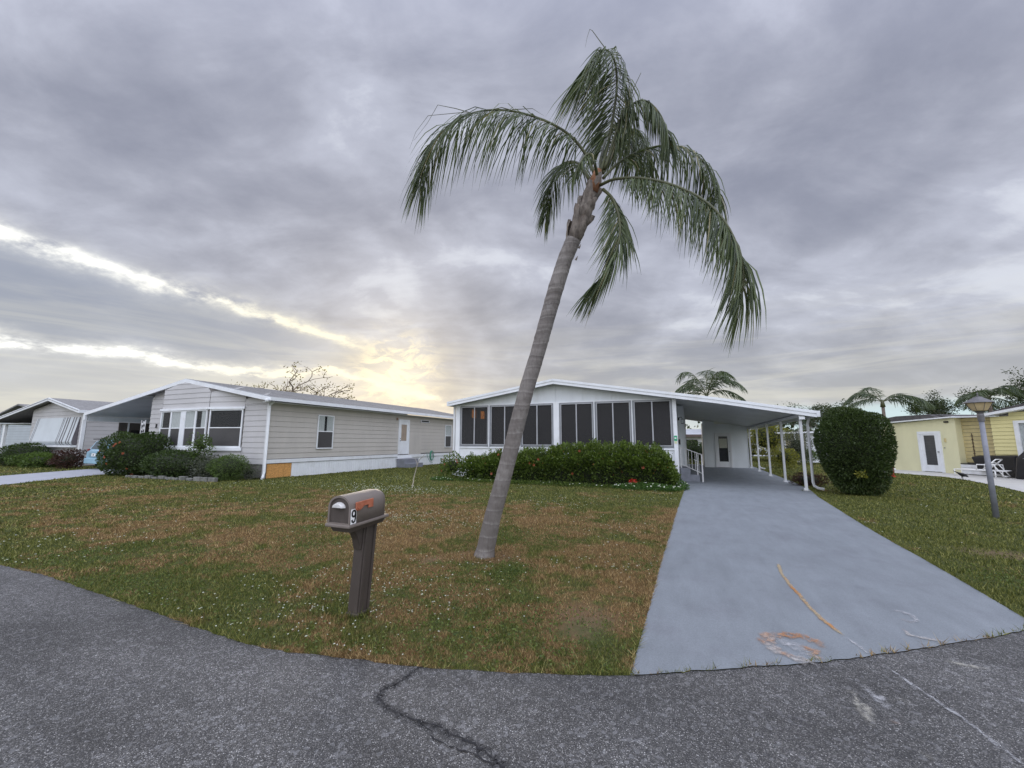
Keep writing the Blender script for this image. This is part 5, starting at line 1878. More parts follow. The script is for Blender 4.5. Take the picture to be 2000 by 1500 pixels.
# ------------------------------------------------------------------ trees
def limb_tree(name, label, cat, base, h, crown_r, leafm, seed, leaf=.14, nleaf=60, depth=4, spread=.75, trunk_r=.16, flat=.6, first=.45, barkm=None, bend=.15, group=None, clump=.45):
    t_ = thing(name, label, cat, tuple(base), 0, group)
    r_ = random.Random(seed)
    mb = MB()
    tips = []

    def grow(p, d, L, rad, lev):
        q = p + d * L
        mid = p.lerp(q, .5) + Vector((r_.uniform(-1, 1), r_.uniform(-1, 1), r_.uniform(-.3, .5))) * L * bend
        mb.tube([p, mid, q], [rad, rad * .82, rad * .66], 6 if lev < 2 else 4, caps=False)
        if lev >= depth:
            tips.append(q)
            return
        if lev >= depth - 1:
            tips.append(q)
        for k in range(r_.choice((2, 3)) if lev else 4):
            a = r_.uniform(0, 2 * math.pi)
            nd = (d + Vector((math.cos(a), math.sin(a), r_.uniform(-.2, .5))) * spread)
            nd.z = nd.z * flat + .12
            nd.normalize()
            grow(q, nd, L * r_.uniform(.62, .85), rad * .62, lev + 1)
    b = Vector(base)
    grow(b, Vector((r_.uniform(-.08, .08), 0, 1)).normalized(), h * first, trunk_r, 0)
    zs = max(q.z for q in tips)
    rs = max((Vector((q.x - b.x, q.y - b.y, 0))).length for q in tips)
    sz, sr = (h - clump * .3) / zs, crown_r / max(rs, .1)
    S = lambda v_: (b.x + (v_[0] - b.x) * (1 + (sr - 1) * min(1, max(0, (v_[2]) / (h * first)))), b.y + (v_[1] - b.y) * (1 + (sr - 1) * min(1, max(0, v_[2] / (h * first)))), v_[2] * sz)
    mb.v = [S(v_) for v_ in mb.v]
    mb.build('trunk', barkm or BARK, t_, smooth=True)
    T = np.array([S(tuple(q)) for q in tips])
    rg = np.random.default_rng(seed)
    C = np.repeat(T, nleaf, axis=0)
    off = rg.normal(size=(len(C), 3)) * np.array([clump, clump, clump * .55])
    C = C + off
    D = off + rg.normal(size=C.shape) * clump * .8
    D[:, 2] += clump * .1
    V = leafquads(C, D, leaf * rg.uniform(.6, 1.3, len(C)), .5)
    rnd = np.clip(rg.uniform(0, .9, len(C)) * .7 + .3 * (off[:, 2] / clump * .5 + .5), 0, .94)
    fast('crown', V, 4, leafm, t_, attr=rnd)
    return t_


PALEBARK = mat('pale_grey_bark', (.30, .24, .185), .9, .2, 5)
q = at(528, 820, 30)
limb_tree('flame_tree', 'wide bare-looking tree with sparse leaf tufts behind the greige roof', 'tree', (q.x, 30, 0), 9.8, 8.6, L_GOLD, 21, .24, 6, 5, .85, .30, .45, .30, PALEBARK, .14, None, .30)
q = at(470, 800, 34)
limb_tree('flame_tree', 'small sparse treetop left of the wide bare tree, over the greige ridge', 'tree', (q.x, 34, 0), 8.6, 2.0, L_GOLD, 25, .26, 6, 4, .8, .2, .7, .5, None, .12, None, .35)

pines = [(1612, 800, 78, 2.3, 'pine behind the white annexe, left of the clipped bush'), (1590, 812, 88, 2.2, 'thin pine seen between the last two carport posts'),
         (1545, 800, 76, 3.2, 'broad pine filling the gap before the last carport posts'), (1505, 806, 72, 3.4, 'dark pine seen between the middle carport posts'),
         (1475, 822, 90, 2.6, 'distant pine above the metal roof, right of the storage room'), (1566, 812, 95, 2.6, 'farthest pine above the annexe roof'),
         (1805, 790, 84, 2.0, 'small round-topped pine above the yellow shed roof'), (1838, 772, 80, 1.8, 'slender tall pine left of the lamp post'),
         (1872, 775, 78, 3.6, 'wide flat-topped pine just left of the lamp head'), (1985, 790, 66, 1.9, 'low green tree above the yellow wing roof'),
         (2040, 735, 60, 2.6, 'tall pine cut by the right edge of the photo'), (1640, 792, 62, 1.6, 'wispy shoots standing above the clipped bush')]
for i, (px_, py_, Y, R_, lab) in enumerate(pines):
    q = at(px_, py_, Y)
    thin = px_ in (1838, 1590, 1640)
    limb_tree('pine_tree', lab, 'tree', (q.x, Y, 0), q.z + (.8 if not thin else .5), R_, L_FAR, 40 + i, .24, 34 if not thin else 20, 4, .8, .16, .6, .62, None, .1, 'trees on the far side of the street', .36)


def shrub(name, label, cat, c, rx, ry, h, n, leaf, lm, seed=0, power=2.0, core=.78, z0=.0, flowers=None, group=None, jag=.12, aspect=.5, droop=0.0, shell=.5, corem=None):
    t_ = thing(name, label, cat, (c[0], c[1], 0), 0, group)
    rg = np.random.default_rng(seed + 100)
    d = unit(rg.normal(size=(n, 3)))
    rad = 1 - shell * rg.random(n) ** 2.2
    # lumpy surface
    k1 = rg.normal(size=(5, 3)) * 2.2
    ph = rg.uniform(0, 6.28, 5)
    lump = 1 + jag * np.sin(d @ k1.T * 1.8 + ph).sum(1) / 2.2
    # superellipsoid
    dn = (np.abs(d) ** power).sum(1) ** (-1 / power)
    R = np.array([rx, ry, (h - z0) / 2])
    C = d * dn[:, None] * rad[:, None] * lump[:, None] * R + np.array([c[0], c[1], (h + z0) / 2])
    C[:, 2] = np.maximum(C[:, 2], .02)
    D = d + rg.normal(size=C.shape) * .7
    D[:, 2] += .35 - droop
    V = leafquads(C, D, leaf * rg.uniform(.6, 1.25, n), aspect)
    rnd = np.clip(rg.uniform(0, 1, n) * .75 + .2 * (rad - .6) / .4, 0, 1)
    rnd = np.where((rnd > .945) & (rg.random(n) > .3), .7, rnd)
    fast('foliage', V, 4, lm, t_, attr=rnd)
    # woody core
    mb = MB()
    prof = []
    for i in range(9):
        a = -math.pi / 2 + math.pi * i / 8
        cz = (h + z0) / 2 + (h - z0) / 2 * core * math.copysign(abs(math.sin(a)) ** (2 / power), math.sin(a))
        prof.append((max(.01, core * math.cos(a) ** (2 / power)) if abs(math.cos(a)) > 1e-6 else .01, cz))
    m_ = MB().lathe((0, 0, 0), prof, 14)
    m_.v = [(c[0] + v_[0] * rx, c[1] + v_[1] * ry, max(.0, v_[2])) for v_ in m_.v]
    m_.build('branches', corem or TWIG, t_, smooth=True)
    if flowers:
        for k in range(flowers[0]):
            dd = rg.normal(size=3)
            dd[1] = -abs(dd[1]) - .3
            dd[2] = dd[2] * .6 + .15
            dd = dd / np.linalg.norm(dd)
            dn_ = (np.abs(dd) ** power).sum() ** (-1 / power)
            p_ = dd * dn_ * R * 1.03 + np.array([c[0], c[1], (h + z0) / 2])
            pe = 5
            Cc = np.repeat(p_[None], pe * 2, 0)
            aa = np.arange(pe * 2) * 2 * math.pi / (pe * 2)
            u_ = unit(np.cross(dd, [0, 0, 1.0])[None])[0]
            w_ = np.cross(dd, u_)
            Dd = np.cos(aa)[:, None] * u_ + np.sin(aa)[:, None] * w_ + dd * .5
            V = leafquads(Cc, Dd, flowers[2] * rg.uniform(.8, 1.2), .8)
            fast('blossom', V, 4, flowers[1], t_, attr=rg.random(pe * 2) * .9)
    return t_


# clipped bush right of the drive
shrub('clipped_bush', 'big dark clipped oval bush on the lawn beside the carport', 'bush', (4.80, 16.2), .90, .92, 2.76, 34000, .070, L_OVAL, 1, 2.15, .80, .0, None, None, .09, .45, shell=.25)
# yellow-green shoots in the clipped bush
shrub('weed_shoot', 'small yellow-green sprig growing out of the front of the clipped bush', 'plant', (4.63, 15.28), .13, .08, .78, 90, .07, L_YEL, 2, 2, .2, .58, shell=.9)

# hibiscus hedge
HT = [(-8.75, .98), (-8.2, .84), (-7.5, 1.14), (-6.6, 1.18), (-5.3, 1.28), (-4.05, 1.52), (-2.9, 1.53), (-2.2, 1.50), (-1.42, 1.54), (-.95, 1.35), (-.62, 1.0), (-.42, .55)]
HG = thing('hibiscus_hedge', 'long leafy green hedge of hibiscus along the foot of the screened windows', 'hedge', (-4.6, 15.7, 0))
rg = np.random.default_rng(77)
n = 40000
X = rg.uniform(-8.75, -.40, n)
hx = np.interp(X, [a for a, b in HT], [b for a, b in HT])
lum = 1 + .07 * np.sin(X * 5.1) + .05 * np.sin(X * 11.3 + 1) + .04 * np.sin(X * 23 + 2)
hx = hx * lum * .95
wy = .78 * (1 + .10 * np.sin(X * 4.3 + 2) + .06 * np.sin(X * 9.7))
th = rg.uniform(-.25, math.pi + .25, n)
rad = 1 - .42 * rg.random(n) ** 2
cy = 15.75
Yc = cy - np.cos(th) * wy * rad
Zc = np.maximum(np.sin(th), 0) ** .6 * hx * rad
low = th < .35
Zc = np.where(low | (th > 2.8), rg.uniform(.03, .75, n) * hx, Zc)
Yc = np.where(low, cy - wy * rad * .98, Yc)
Cc = np.stack([X, Yc, np.maximum(Zc, .04)], 1) + rg.normal(size=(n, 3)) * .035
D = np.stack([rg.normal(size=n) * .6, -np.cos(th) + rg.normal(size=n) * .5, np.sin(th) * .8 + .3 + rg.normal(size=n) * .4], 1)
V = leafquads(Cc, D, .098 * rg.uniform(.55, 1.3, n), .5)
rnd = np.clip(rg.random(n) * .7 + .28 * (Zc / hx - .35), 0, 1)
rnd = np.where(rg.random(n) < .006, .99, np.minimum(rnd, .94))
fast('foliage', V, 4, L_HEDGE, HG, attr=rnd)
# upright shoots on top
n2_ = 260
X = rg.uniform(-8.6, -.6, n2_)
hx = np.interp(X, [a for a, b in HT], [b for a, b in HT])
tips_ = []
mbt = MB()
Cs, Ds = [], []
for i in range(n2_):
    b_ = Vector((X[i], cy + rg.uniform(-.6, .4), hx[i] * .82))
    L_ = rg.uniform(.18, .38)
    e_ = b_ + Vector((rg.uniform(-.06, .06), rg.uniform(-.06, .06), L_))
    mbt.tube([b_, e_], [.006, .003], 3, caps=False)
    for k in range(8):
        Cs.append(tuple(b_.lerp(e_, .35 + .65 * k / 7)))
        Ds.append((rg.normal(), rg.normal(), .7))
fast('foliage', leafquads(np.array(Cs), np.array(Ds), .085, .5), 4, L_HEDGE, HG, attr=np.clip(rg.random(len(Cs)) * .4 + .5, 0, .94))
mbt.build('stems', TWIG, HG, kind='stuff')
# woody core, a rounded bank
mb = MB()
ks = [(-8.6 + i * .5) for i in range(17)]
v, f = [], []
for xk in ks:
    hk = float(np.interp(xk, [a for a, b in HT], [b for a, b in HT])) * .66
    if xk in (ks[0], ks[-1]):
        hk *= .7
    for a_, b_ in ((-.42, 0), (-.44, .4), (-.32, .8), (0, 1.0), (.32, .8), (.4, 0)):
        v.append((xk, cy + a_, b_ * hk))
m6 = 6
for i in range(len(ks) - 1):
    for k in range(m6 - 1):
        f.append((i * m6 + k, i * m6 + k + 1, (i + 1) * m6 + k + 1, (i + 1) * m6 + k))
f += [tuple(range(6))[::-1], tuple(range((len(ks) - 1) * 6, len(ks) * 6))]
mb.add(v, f).build('branches', TWIG, HG)


def blossoms(parent, spots, m, size):
    for s_ in spots:
        p_ = np.array(s_, dtype=float)
        aa = np.arange(8) * 2 * math.pi / 8
        Dd = np.stack([np.cos(aa), -np.full(8, .6), np.sin(aa)], 1)
        fast('blossom', leafquads(np.repeat(p_[None], 8, 0), Dd, size, .85), 4, m, parent, attr=rg.random(8) * .9)


blossoms(HG, [tuple(at(1236, 938, 14.93)), tuple(at(1232, 941, 14.92)), tuple(at(1241, 940, 14.92))], PET_R, .10)
blossoms(HG, [tuple(at(*q)) for q in ((1256, 913, 14.9), (1052, 897, 14.95), (1035, 905, 14.95), (1043, 908, 14.95), (974, 888, 14.95), (1132, 881, 15.1), (1118, 925, 14.9), (960, 925, 14.9))], PET_O, .065)
# left-hand separate shrub by the hedge
shrub('hibiscus_shrub', 'loose leggy shrub standing apart at the left end of the hedge', 'shrub', (-9.25, 15.3), .55, .5, 1.05, 1500, .095, L_HEDGE, 4, 2, .45, .05, (5, PET_O, .06), None, .18, .5, shell=.8)

# white-flowering ground cover along the hedge foot
def groundcover(name, label, cx, cy_, rx, ry, h, n, lm, seed, nfl=0, leaf=.05):
    t_ = thing(name, label, 'flowers', (cx, cy_, 0))
    rg = np.random.default_rng(seed)
    a = rg.uniform(0, 2 * math.pi, n)
    r = np.sqrt(rg.random(n))
    C = np.stack([cx + rx * r * np.cos(a), cy_ + ry * r * np.sin(a), .01 + h * rg.random(n) * (1 - r ** 2 * .6)], 1)
    D = rg.normal(size=(n, 3))
    D[:, 2] = abs(D[:, 2])
    o = fast('foliage', leafquads(C, D, leaf * rg.uniform(.6, 1.3, n), .5), 4, lm, t_, attr=rg.random(n) * .94)
    if nfl:
        a = rg.uniform(0, 2 * math.pi, nfl)
        r = np.sqrt(rg.random(nfl))
        C = np.stack([cx + rx * r * np.cos(a), cy_ + ry * r * np.sin(a), h * (1.05 - r * .5)], 1)
        C = np.repeat(C, 6, 0)
        aa = np.tile(np.arange(6) * math.pi / 3, nfl)
        D = np.stack([np.cos(aa), np.sin(aa) - .5, np.full(len(aa), .45) + np.sin(aa) * .3], 1)
        fl = fast('blossoms', leafquads(C, D, .032, .8), 4, PET_W, t_, attr=rg.random(len(C)) * .9)
        fl['kind'] = 'stuff'
    return t_


L_BRIGHT = leafmat('periwinkle_leaf', (.03, .07, .014), (.10, .19, .04))
groundcover('white_flowers', 'white-flowered ground cover at the right foot of the hedge by the drive', -1.35, 14.75, 1.15, .35, .24, 3600, L_BRIGHT, 31, 46)
groundcover('white_flowers', 'small clump of white flowers at the very corner of hedge and drive', -.35, 15.3, .30, .42, .34, 1300, L_BRIGHT, 32, 12)
groundcover('white_flowers', 'low white-flowered tuft left of the loose shrub', -9.45, 14.75, .55, .28, .16, 900, L_BRIGHT, 33, 12)
groundcover('ground_cover', 'low green ground cover along the middle foot of the hedge', -5.0, 14.85, 3.3, .30, .15, 5200, L_HEDGE, 34, 16)
groundcover('ground_cover', 'low green ground cover between the loose shrub and the palm line', -7.9, 14.9, 1.2, .25, .14, 1500, L_HEDGE, 35, 6)

# plants of the greige house
shrub('hibiscus_bush', 'big dark hibiscus bush with coral blooms in front of the left carport', 'bush', (-23.75, 10.95), 1.9, 1.0, 1.93, 13000, .10, L_HIB, 5, 2.4, .82, .0, (10, PET_O, .07), None, .09)
shrub('dark_shrub', 'low dark shrub under the bay window beside the hibiscus', 'shrub', (-20.6, 10.95), 1.75, .8, 1.15, 7000, .09, L_HIB, 6, 2.4, .8, 0, None, None, .12)
shrub('grey_shrub', 'greyish thin shrub between the dark shrub and the feathery bush', 'shrub', (-18.6, 11.15), 1.0, .6, .95, 3000, .075, L_GREY, 7, 2.2, .7, 0, None, None, .15)
shrub('feathery_bush', 'soft feathery green bush below the right end of the bay', 'bush', (-17.35, 11.2), .85, .6, 1.02, 6000, .10, L_SOFT, 8, 2.2, .7, 0, None, None, .12, .16, droop=.5)
shrub('slender_shrub', 'slender open shrub rising against the bay panes', 'shrub', (-19.2, 11.1), .55, .4, 1.85, 1100, .10, L_SOFT, 9, 2.0, .25, .8, None, None, .22, .4, shell=.95)
MB().tube([(-19.2, 11.1, 0), (-19.15, 11.1, .9), (-19.0, 11.1, 1.5)], [.02, .015, .008], 5)
shrub('spindly_shrub', 'spindly pale-leaved shrub at the corner by the downspout', 'shrub', (-16.75, 11.6), .5, .35, .62, 700, .08, L_GREY, 10, 2.0, .4, 0, None, None, .2, .4, shell=.9)
# edging stones
ed = thing('stone_edging', 'low row of grey edging blocks at the foot of the bay shrubs', 'edging', (-19.5, 10.1, 0))
for i in range(13):
    x = -22.4 + i * .42
    yv = 10.05 + .03 * i
    mb = MB().box(x + .01, x + .40, yv, yv + .14, 0, random.uniform(.09, .17))
    mb.build('stone', STONE, ed, bevel=.012)
# hose on the skirting
hs = MB()
for k in range(4):
    r0 = .30 - .03 * k
    hs.tube([(EX + .06 + .02 * k, 24.35 + r0 * .75 * math.cos(a) * (1 + .06 * math.sin(3 * a + k)), .62 + (r0 + .12) * math.sin(a) * (.8 + .05 * k)) for a in [2 * math.pi * i / 20 for i in range(21)]], .016, 5)
hs.tube([(EX + .08, 23.75, .86), (EX + .1, 23.85, .5), (EX + .1, 24.1, .22), (EX + .12, 24.4, .14)], .014, 5)
tag(hs.build('garden_hose', HOSE), 'coiled green garden hose hung on the white skirting past the side steps', 'hose')
# bare sapling
sp_ = MB()
sp_.tube([gnd(805, 954), at(809, 930, 12.1), at(815, 908, 12.2)], [.016, .014, .013], 5)
sp_.tube([at(815, 908, 12.2), at(819, 898, 12.2), at(826, 892, 12.2), at(829, 888, 12.2)], [.013, .010, .008, .004], 5)
sp_.tube([at(815, 908, 12.2), at(813, 900, 12.2), at(809, 894, 12.2)], [.011, .007, .003], 5)
tag(sp_.build('bare_sapling', mat('pale_bark', (.36, .32, .26), .9, .2, 12)), 'pale forked bare sapling alone on the lawn left of the hedge', 'sapling')
# white finial ornament in the hedge
pf = at(983, 880, 15.2)
tag(MB().lathe((pf.x, 15.2, 0), [(.02, .0), (.02, pf.z - .15), (.05, pf.z - .12), (.06, pf.z - .02), (.035, pf.z + .05), (.02, pf.z + .10), (.004, pf.z + .18)], 10).build('garden_ornament', WHITE, smooth=True),
    'small white pointed garden ornament poking out of the hedge right of the palm', 'ornament')
# plants of the awning house
shrub('round_shrub', 'round dark green shrub before the awning house', 'shrub', (-38.3, 11.9), 1.7, .9, 1.38, 5000, .11, L_HIB, 61, 2.2, .8, 0)
shrub('spreading_shrub', 'low spreading light green shrub below the awning', 'shrub', (-35.9, 11.8), 2.0, .8, .80, 4500, .11, L_SOFT, 62, 2.2, .7, 0, None, None, .2)
shrub('croton_shrub', 'purplish croton shrub between the awning and the blue car', 'shrub', (-32.5, 11.9), 1.0, .6, .98, 2200, .12, L_CROT, 63, 2.2, .6, 0, None, None, .2, .35)
shrub('croton_shrub', 'reddish low shrub by the post at the far left', 'shrub', (-40.2, 11.8), .7, .5, .75, 1500, .11, L_CROT, 64, 2.2, .6, 0, (4, PET_O, .07))

# plants seen through and past the carport
shrub('croton_shrub', 'dark red-leaved low plant between the front carport posts', 'shrub', (4.05, 18.7), .55, .5, .42, 1500, .08, L_CROT, 65, 2.2, .6, 0, None, None, .2, .3)
shrub('yellow_shrub', 'yellow-leaved croton bush behind the middle carport posts', 'shrub', (5.45, 30.5), .75, .6, 1.35, 2600, .11, L_YEL, 66, 2.0, .5, 0, None, None, .2, .35, shell=.8)
shrub('leafy_bush', 'tall yellow-green bush left of the croton, beyond the posts', 'bush', (6.0, 40), 1.6, 1.2, 3.4, 5200, .16, L_YEL, 67, 2.0, .6, .6, None, None, .2, .4, shell=.7)
shrub('grey_bush', 'grey-leaved open bush between the last posts', 'bush', (7.3, 36), 1.0, .8, 2.5, 2600, .12, L_GREY, 68, 2.0, .4, .3, None, None, .2, .4, shell=.8)
shrub('leafy_bush', 'dark bush beside the storage room seen against the far house', 'bush', (4.65, 42), .8, .8, 1.9, 2400, .14, L_FAR, 69, 2.0, .6, .2, None, None, .2)
shrub('leafy_bush', 'spreading light green bush in front of the annexe', 'bush', (8.0, 38), 1.1, .8, 1.1, 2400, .16, L_SOFT, 70, 2.0, .5, .2, None, None, .2, .3, shell=.8)
shrub('leafy_bush', 'green bush filling the gap between the home and the storage room', 'bush', (.45, 36), 1.0, .9, 1.6, 3000, .12, L_HIB, 71, 2.0, .7, 0, None, None, .15)
# far wood beyond the street, one mass
rg = np.random.default_rng(5)
C, D = [], []
for k in range(260):
    x = rg.uniform(-95, 120)
    y = rg.uniform(105, 130)
    h = rg.uniform(3.2, 6.0)
    m_ = 60
    c = np.array([x, y, h * .55]) + rg.normal(size=(m_, 3)) * np.array([2.2, 1.0, h * .24])
    C.append(c)
C = np.vstack(C)
C[:, 2] = np.clip(C[:, 2], .1, 7.2)
wd = fast('far_wood', leafquads(C, rg.normal(size=C.shape), 1.1, .7), 4, L_FAR, attr=rg.random(len(C)) * .9, kind='stuff')
tag(wd, 'distant belt of low trees along the horizon', 'woodland')

# ------------------------------------------------------------------ right-hand lawn things
LP = thing('lamp_post', 'grey garden lamp post with an amber glass lantern and wide hat', 'lamp post', (6.03, 12.52, 0))
MB().tube([(6.035, 12.52, 0), (6.035, 12.52, 2.12)], [.052, .042], 12).build('pole', LAMPPOST, LP, smooth=True)
MB().lathe((6.035, 12.52, 0), [(.055, 2.08), (.058, 2.22), (.050, 2.25), (.062, 2.28), (.10, 2.315)], 14).build('collar', LAMPMET, LP)
hd = MB().lathe((6.035, 12.52, 0), [(.11, 2.315), (.13, 2.33), (.215, 2.485), (.205, 2.49)], 8).build('lantern', LAMPGLASS, LP)
for k in range(8):
    a = 2 * math.pi * k / 8
    MB().tube([(6.035 + .135 * math.cos(a), 12.52 + .135 * math.sin(a), 2.33), (6.035 + .222 * math.cos(a), 12.52 + .222 * math.sin(a), 2.487)], .005, 4).build('rib', LAMPMET, hd)
ht = MB().lathe((6.035, 12.52, 0), [(.19, 2.485), (.25, 2.492), (.25, 2.50), (.15, 2.565), (.075, 2.615), (.07, 2.63), (.02, 2.64)], 16).build('hat', LAMPMET, LP)
MB().lathe((6.035, 12.52, 0), [(.01, 2.64), (.02, 2.66), (.008, 2.68), (.014, 2.70), (.004, 2.73)], 8).build('finial', LAMPMET, ht)

hy = thing('fire_hydrant', 'small red and white fire hydrant between clipped bush and yellow wall', 'hydrant', (8.75, 25.2, 0))
MB().lathe((8.75, 25.2, 0), [(.16, 0), (.16, .05), (.11, .06), (.11, .42), (.14, .43), (.14, .47), (.05, .48)], 12).build('barrel', RED, hy, smooth=False)
MB().lathe((8.75, 25.2, 0), [(.12, .472), (.11, .54), (.05, .60), (.02, .64)], 12).build('cap', WHITE, hy)
MB().tube([(8.75, 25.05, .36), (8.75, 25.36, .36)], .05, 8).tube([(8.93, 25.2, .36), (8.57, 25.2, .36)], .045, 8).build('nozzle', WHITE, hy)

# bird, one continuous body
bd_ = thing('crow', 'black bird standing on the lawn edge, tail raised, before the yellow house', 'bird', (10.75, 24.1, 0), math.radians(12))
body_pts = [(-.30, 0, .42), (-.20, 0, .37), (-.12, 0, .32), (-.05, 0, .28), (.03, 0, .25), (.09, 0, .235), (.13, 0, .22), (.165, 0, .20), (.20, 0, .175)]
mb = MB().tube(body_pts, [.012, .022, .040, .066, .078, .062, .046, .040, .018], 10)
for s_ in (-.025, .025):
    mb.tube([(.0, s_, .22), (-.01, s_, .12), (.01, s_, .01)], [.022, .008, .006], 5)
    for a in (-.4, 0, .4):
        mb.tube([(.01, s_, .01), (.01 + .05 * math.cos(a), s_ + .05 * math.sin(a), .006)], .004, 4)
mb.build('body', FEATHER, bd_, smooth=True, local=True)
MB().tube([(.195, 0, .178), (.235, 0, .150)], [.012, .002], 6).build('beak', FEATHER, bd_, local=True)
for s_ in (-1, 1):
    MB().tube([(.04, s_ * .055, .265), (-.05, s_ * .066, .285), (-.16, s_ * .030, .335)], [.026, .034, .008], 6).build('wing', FEATHER, bd_, smooth=True, local=True)

# covered grill and covered furniture beside the wing
cv = [(at(1912, 906, 26.6)), ]
gr = thing('covered_grill', 'low black-covered table or grill against the siding, left of the taller cover', 'grill', (13.75, 27.55, 0), ang)
mb = MB()
# local x runs along the wall towards the viewer's right
v = [(-.75, -.35, .30), (.85, -.40, .02), (.85, .35, .02), (-.55, .30, .30),
     (-.95, -.38, .92), (.9, -.40, 1.02), (.9, .38, 1.02), (-.9, .34, .92),
     (-.70, -.20, .99), (.7, -.22, 1.06), (.7, .22, 1.06), (-.7, .2, .99)]
mb.add(v, [(0, 3, 2, 1), (0, 1, 5, 4), (1, 2, 6, 5), (2, 3, 7, 6), (3, 0, 4, 7), (4, 5, 9, 8), (5, 6, 10, 9), (6, 7, 11, 10), (7, 4, 8, 11), (8, 9, 10, 11)])
mb.build('cover', BLACK, gr, local=True, bevel=.05)
MB().box(-.45, -.40, -.1, -.05, 0, .4).box(.3, .35, -.1, -.05, 0, .4).build('leg', BLACK, gr, local=True)
g2_ = thing('covered_grill', 'taller black-covered grill at the right edge under the yellow window', 'grill', (14.05, 25.6, 0), ang)
mb = MB()
v = [(-.75, -.40, .02), (1.2, -.45, .02), (1.2, .4, .02), (-.75, .4, .02),
     (-.62, -.36, .95), (1.1, -.40, 1.0), (1.1, .36, 1.0), (-.62, .36, .95),
     (-.35, -.24, 1.30), (.9, -.26, 1.36), (.9, .24, 1.36), (-.35, .22, 1.30)]
mb.add(v, [(0, 3, 2, 1), (0, 1, 5, 4), (1, 2, 6, 5), (2, 3, 7, 6), (3, 0, 4, 7), (4, 5, 9, 8), (5, 6, 10, 9), (6, 7, 11, 10), (7, 4, 8, 11), (8, 9, 10, 11)])
mb.build('cover', BLACK, g2_, local=True, bevel=.06)
MB().tube([(-.3, -.43, .93), (.1, -.45, .95)], .014, 6).build('handle', ALU, g2_, local=True)

# white pvc lounge chair
lc = thing('lounge_chair', 'white tubular lounge chair with raised back on the pale patio', 'chair', (12.85, 26.95, 0), math.radians(-48))


def T(*pts):
    return MB().tube(pts, .026, 7)


m_ = MB()
for s_ in (-.30, .30):
    m_.tube([(-.95, s_, .34), (.75, s_, .34)], .026, 7)
    m_.tube([(-.95, s_, .36), (-.95, s_, .02)], .026, 7)
    m_.tube([(.45, s_, .36), (.45, s_, .02)], .026, 7)
for xx in (-.95, -.4, .2, .75):
    m_.tube([(xx, -.30, .34), (xx, .30, .34)], .022, 7)
m_.build('frame', PVC, lc, local=True, smooth=True)
m_ = MB()
for s_ in (-.27, .27):
    m_.tube([(.05, s_, .38), (.52, s_, .86)], .026, 7)
for t_ in (0, .35, .65, 1):
    m_.tube([(.05 + .47 * t_, -.27, .38 + .48 * t_), (.05 + .47 * t_, .27, .38 + .48 * t_)], .022, 7)
m_.build('backrest', PVC, lc, local=True, smooth=True)
for s_ in (-.33, .33):
    MB().tube([(-.15, s_, .36), (-.12, s_, .60), (.48, s_, .60), (.50, s_, .36)], .026, 7).build('armrest', PVC, lc, local=True, smooth=True)
m_ = MB()
for s_ in (-.24, .24):
    m_.tube([(.35, s_, .68), (.70, s_, .10)], .022, 7)
m_.tube([(.70, -.24, .10), (.70, .24, .10)], .022, 7)
m_.build('prop', PVC, lc, local=True, smooth=True)

# ------------------------------------------------------------------ lawn: blades, clover, edge tufts
BLADE = blade_mat()
rg = np.random.default_rng(2)
bx_masks = [(-10.1, -.35, 16.9, 33.5), (.8, 3.6, 29.7, 33.5), (-25.4, EX + .02, 11.7, 31.6)]


def scatter(r0, r1, dens, half=76):
    th0, th1 = math.radians(90 + 23.1 - half), math.radians(90 + 23.1 + half)
    area = (th1 - th0) / 2 * (r1 * r1 - r0 * r0)
    n = int(area * dens)
    th = rg.uniform(th0, th1, n)
    r = np.sqrt(rg.uniform(r0 * r0, r1 * r1, n))
    P = np.stack([r * np.cos(th), r * np.sin(th)], 1)
    ok = ~inpoly(P, road_poly) & ~inpoly(P, drive_full) & ~inpoly(P, drive_left) & ~inpoly(P, patio_poly)
    for a, b, c, d in bx_masks:
        ok &= ~((P[:, 0] > a) & (P[:, 0] < b) & (P[:, 1] > c) & (P[:, 1] < d))
    ok &= ~((P[:, 1] > 56.8) & (P[:, 1] < 61.2))
    return P[ok]


def blades(P, h, w, lean=.7):
    n = len(P)
    k = np.sin(P[:, 0] * 3.1 + 1.7 * np.sin(P[:, 1] * 2.3)) * np.sin(P[:, 1] * 3.7 + 1.1 * np.sin(P[:, 0] * 4.1)) + .5 * np.sin(P[:, 0] * 9.3 + 2 * np.sin(P[:, 1] * 6.1)) * np.sin(P[:, 1] * 10.7)
    hh = h * rg.uniform(.5, 1.35, n) * (1.05 + .42 * k)
    hh = np.where(rg.random(n) < .01, hh * 1.9, hh)
    a = rg.uniform(0, 2 * math.pi, n)
    le = rg.normal(size=(n, 2)) * lean * hh[:, None] * .7
    b = np.stack([P[:, 0], P[:, 1], np.zeros(n)], 1)
    s = np.stack([np.cos(a), np.sin(a), np.zeros(n)], 1) * (w * rg.uniform(.7, 1.3, n) / 2)[:, None]
    tip = b + np.stack([le[:, 0], le[:, 1], hh], 1)
    return np.stack([b - s, b + s, tip], 1).reshape(-1, 3)


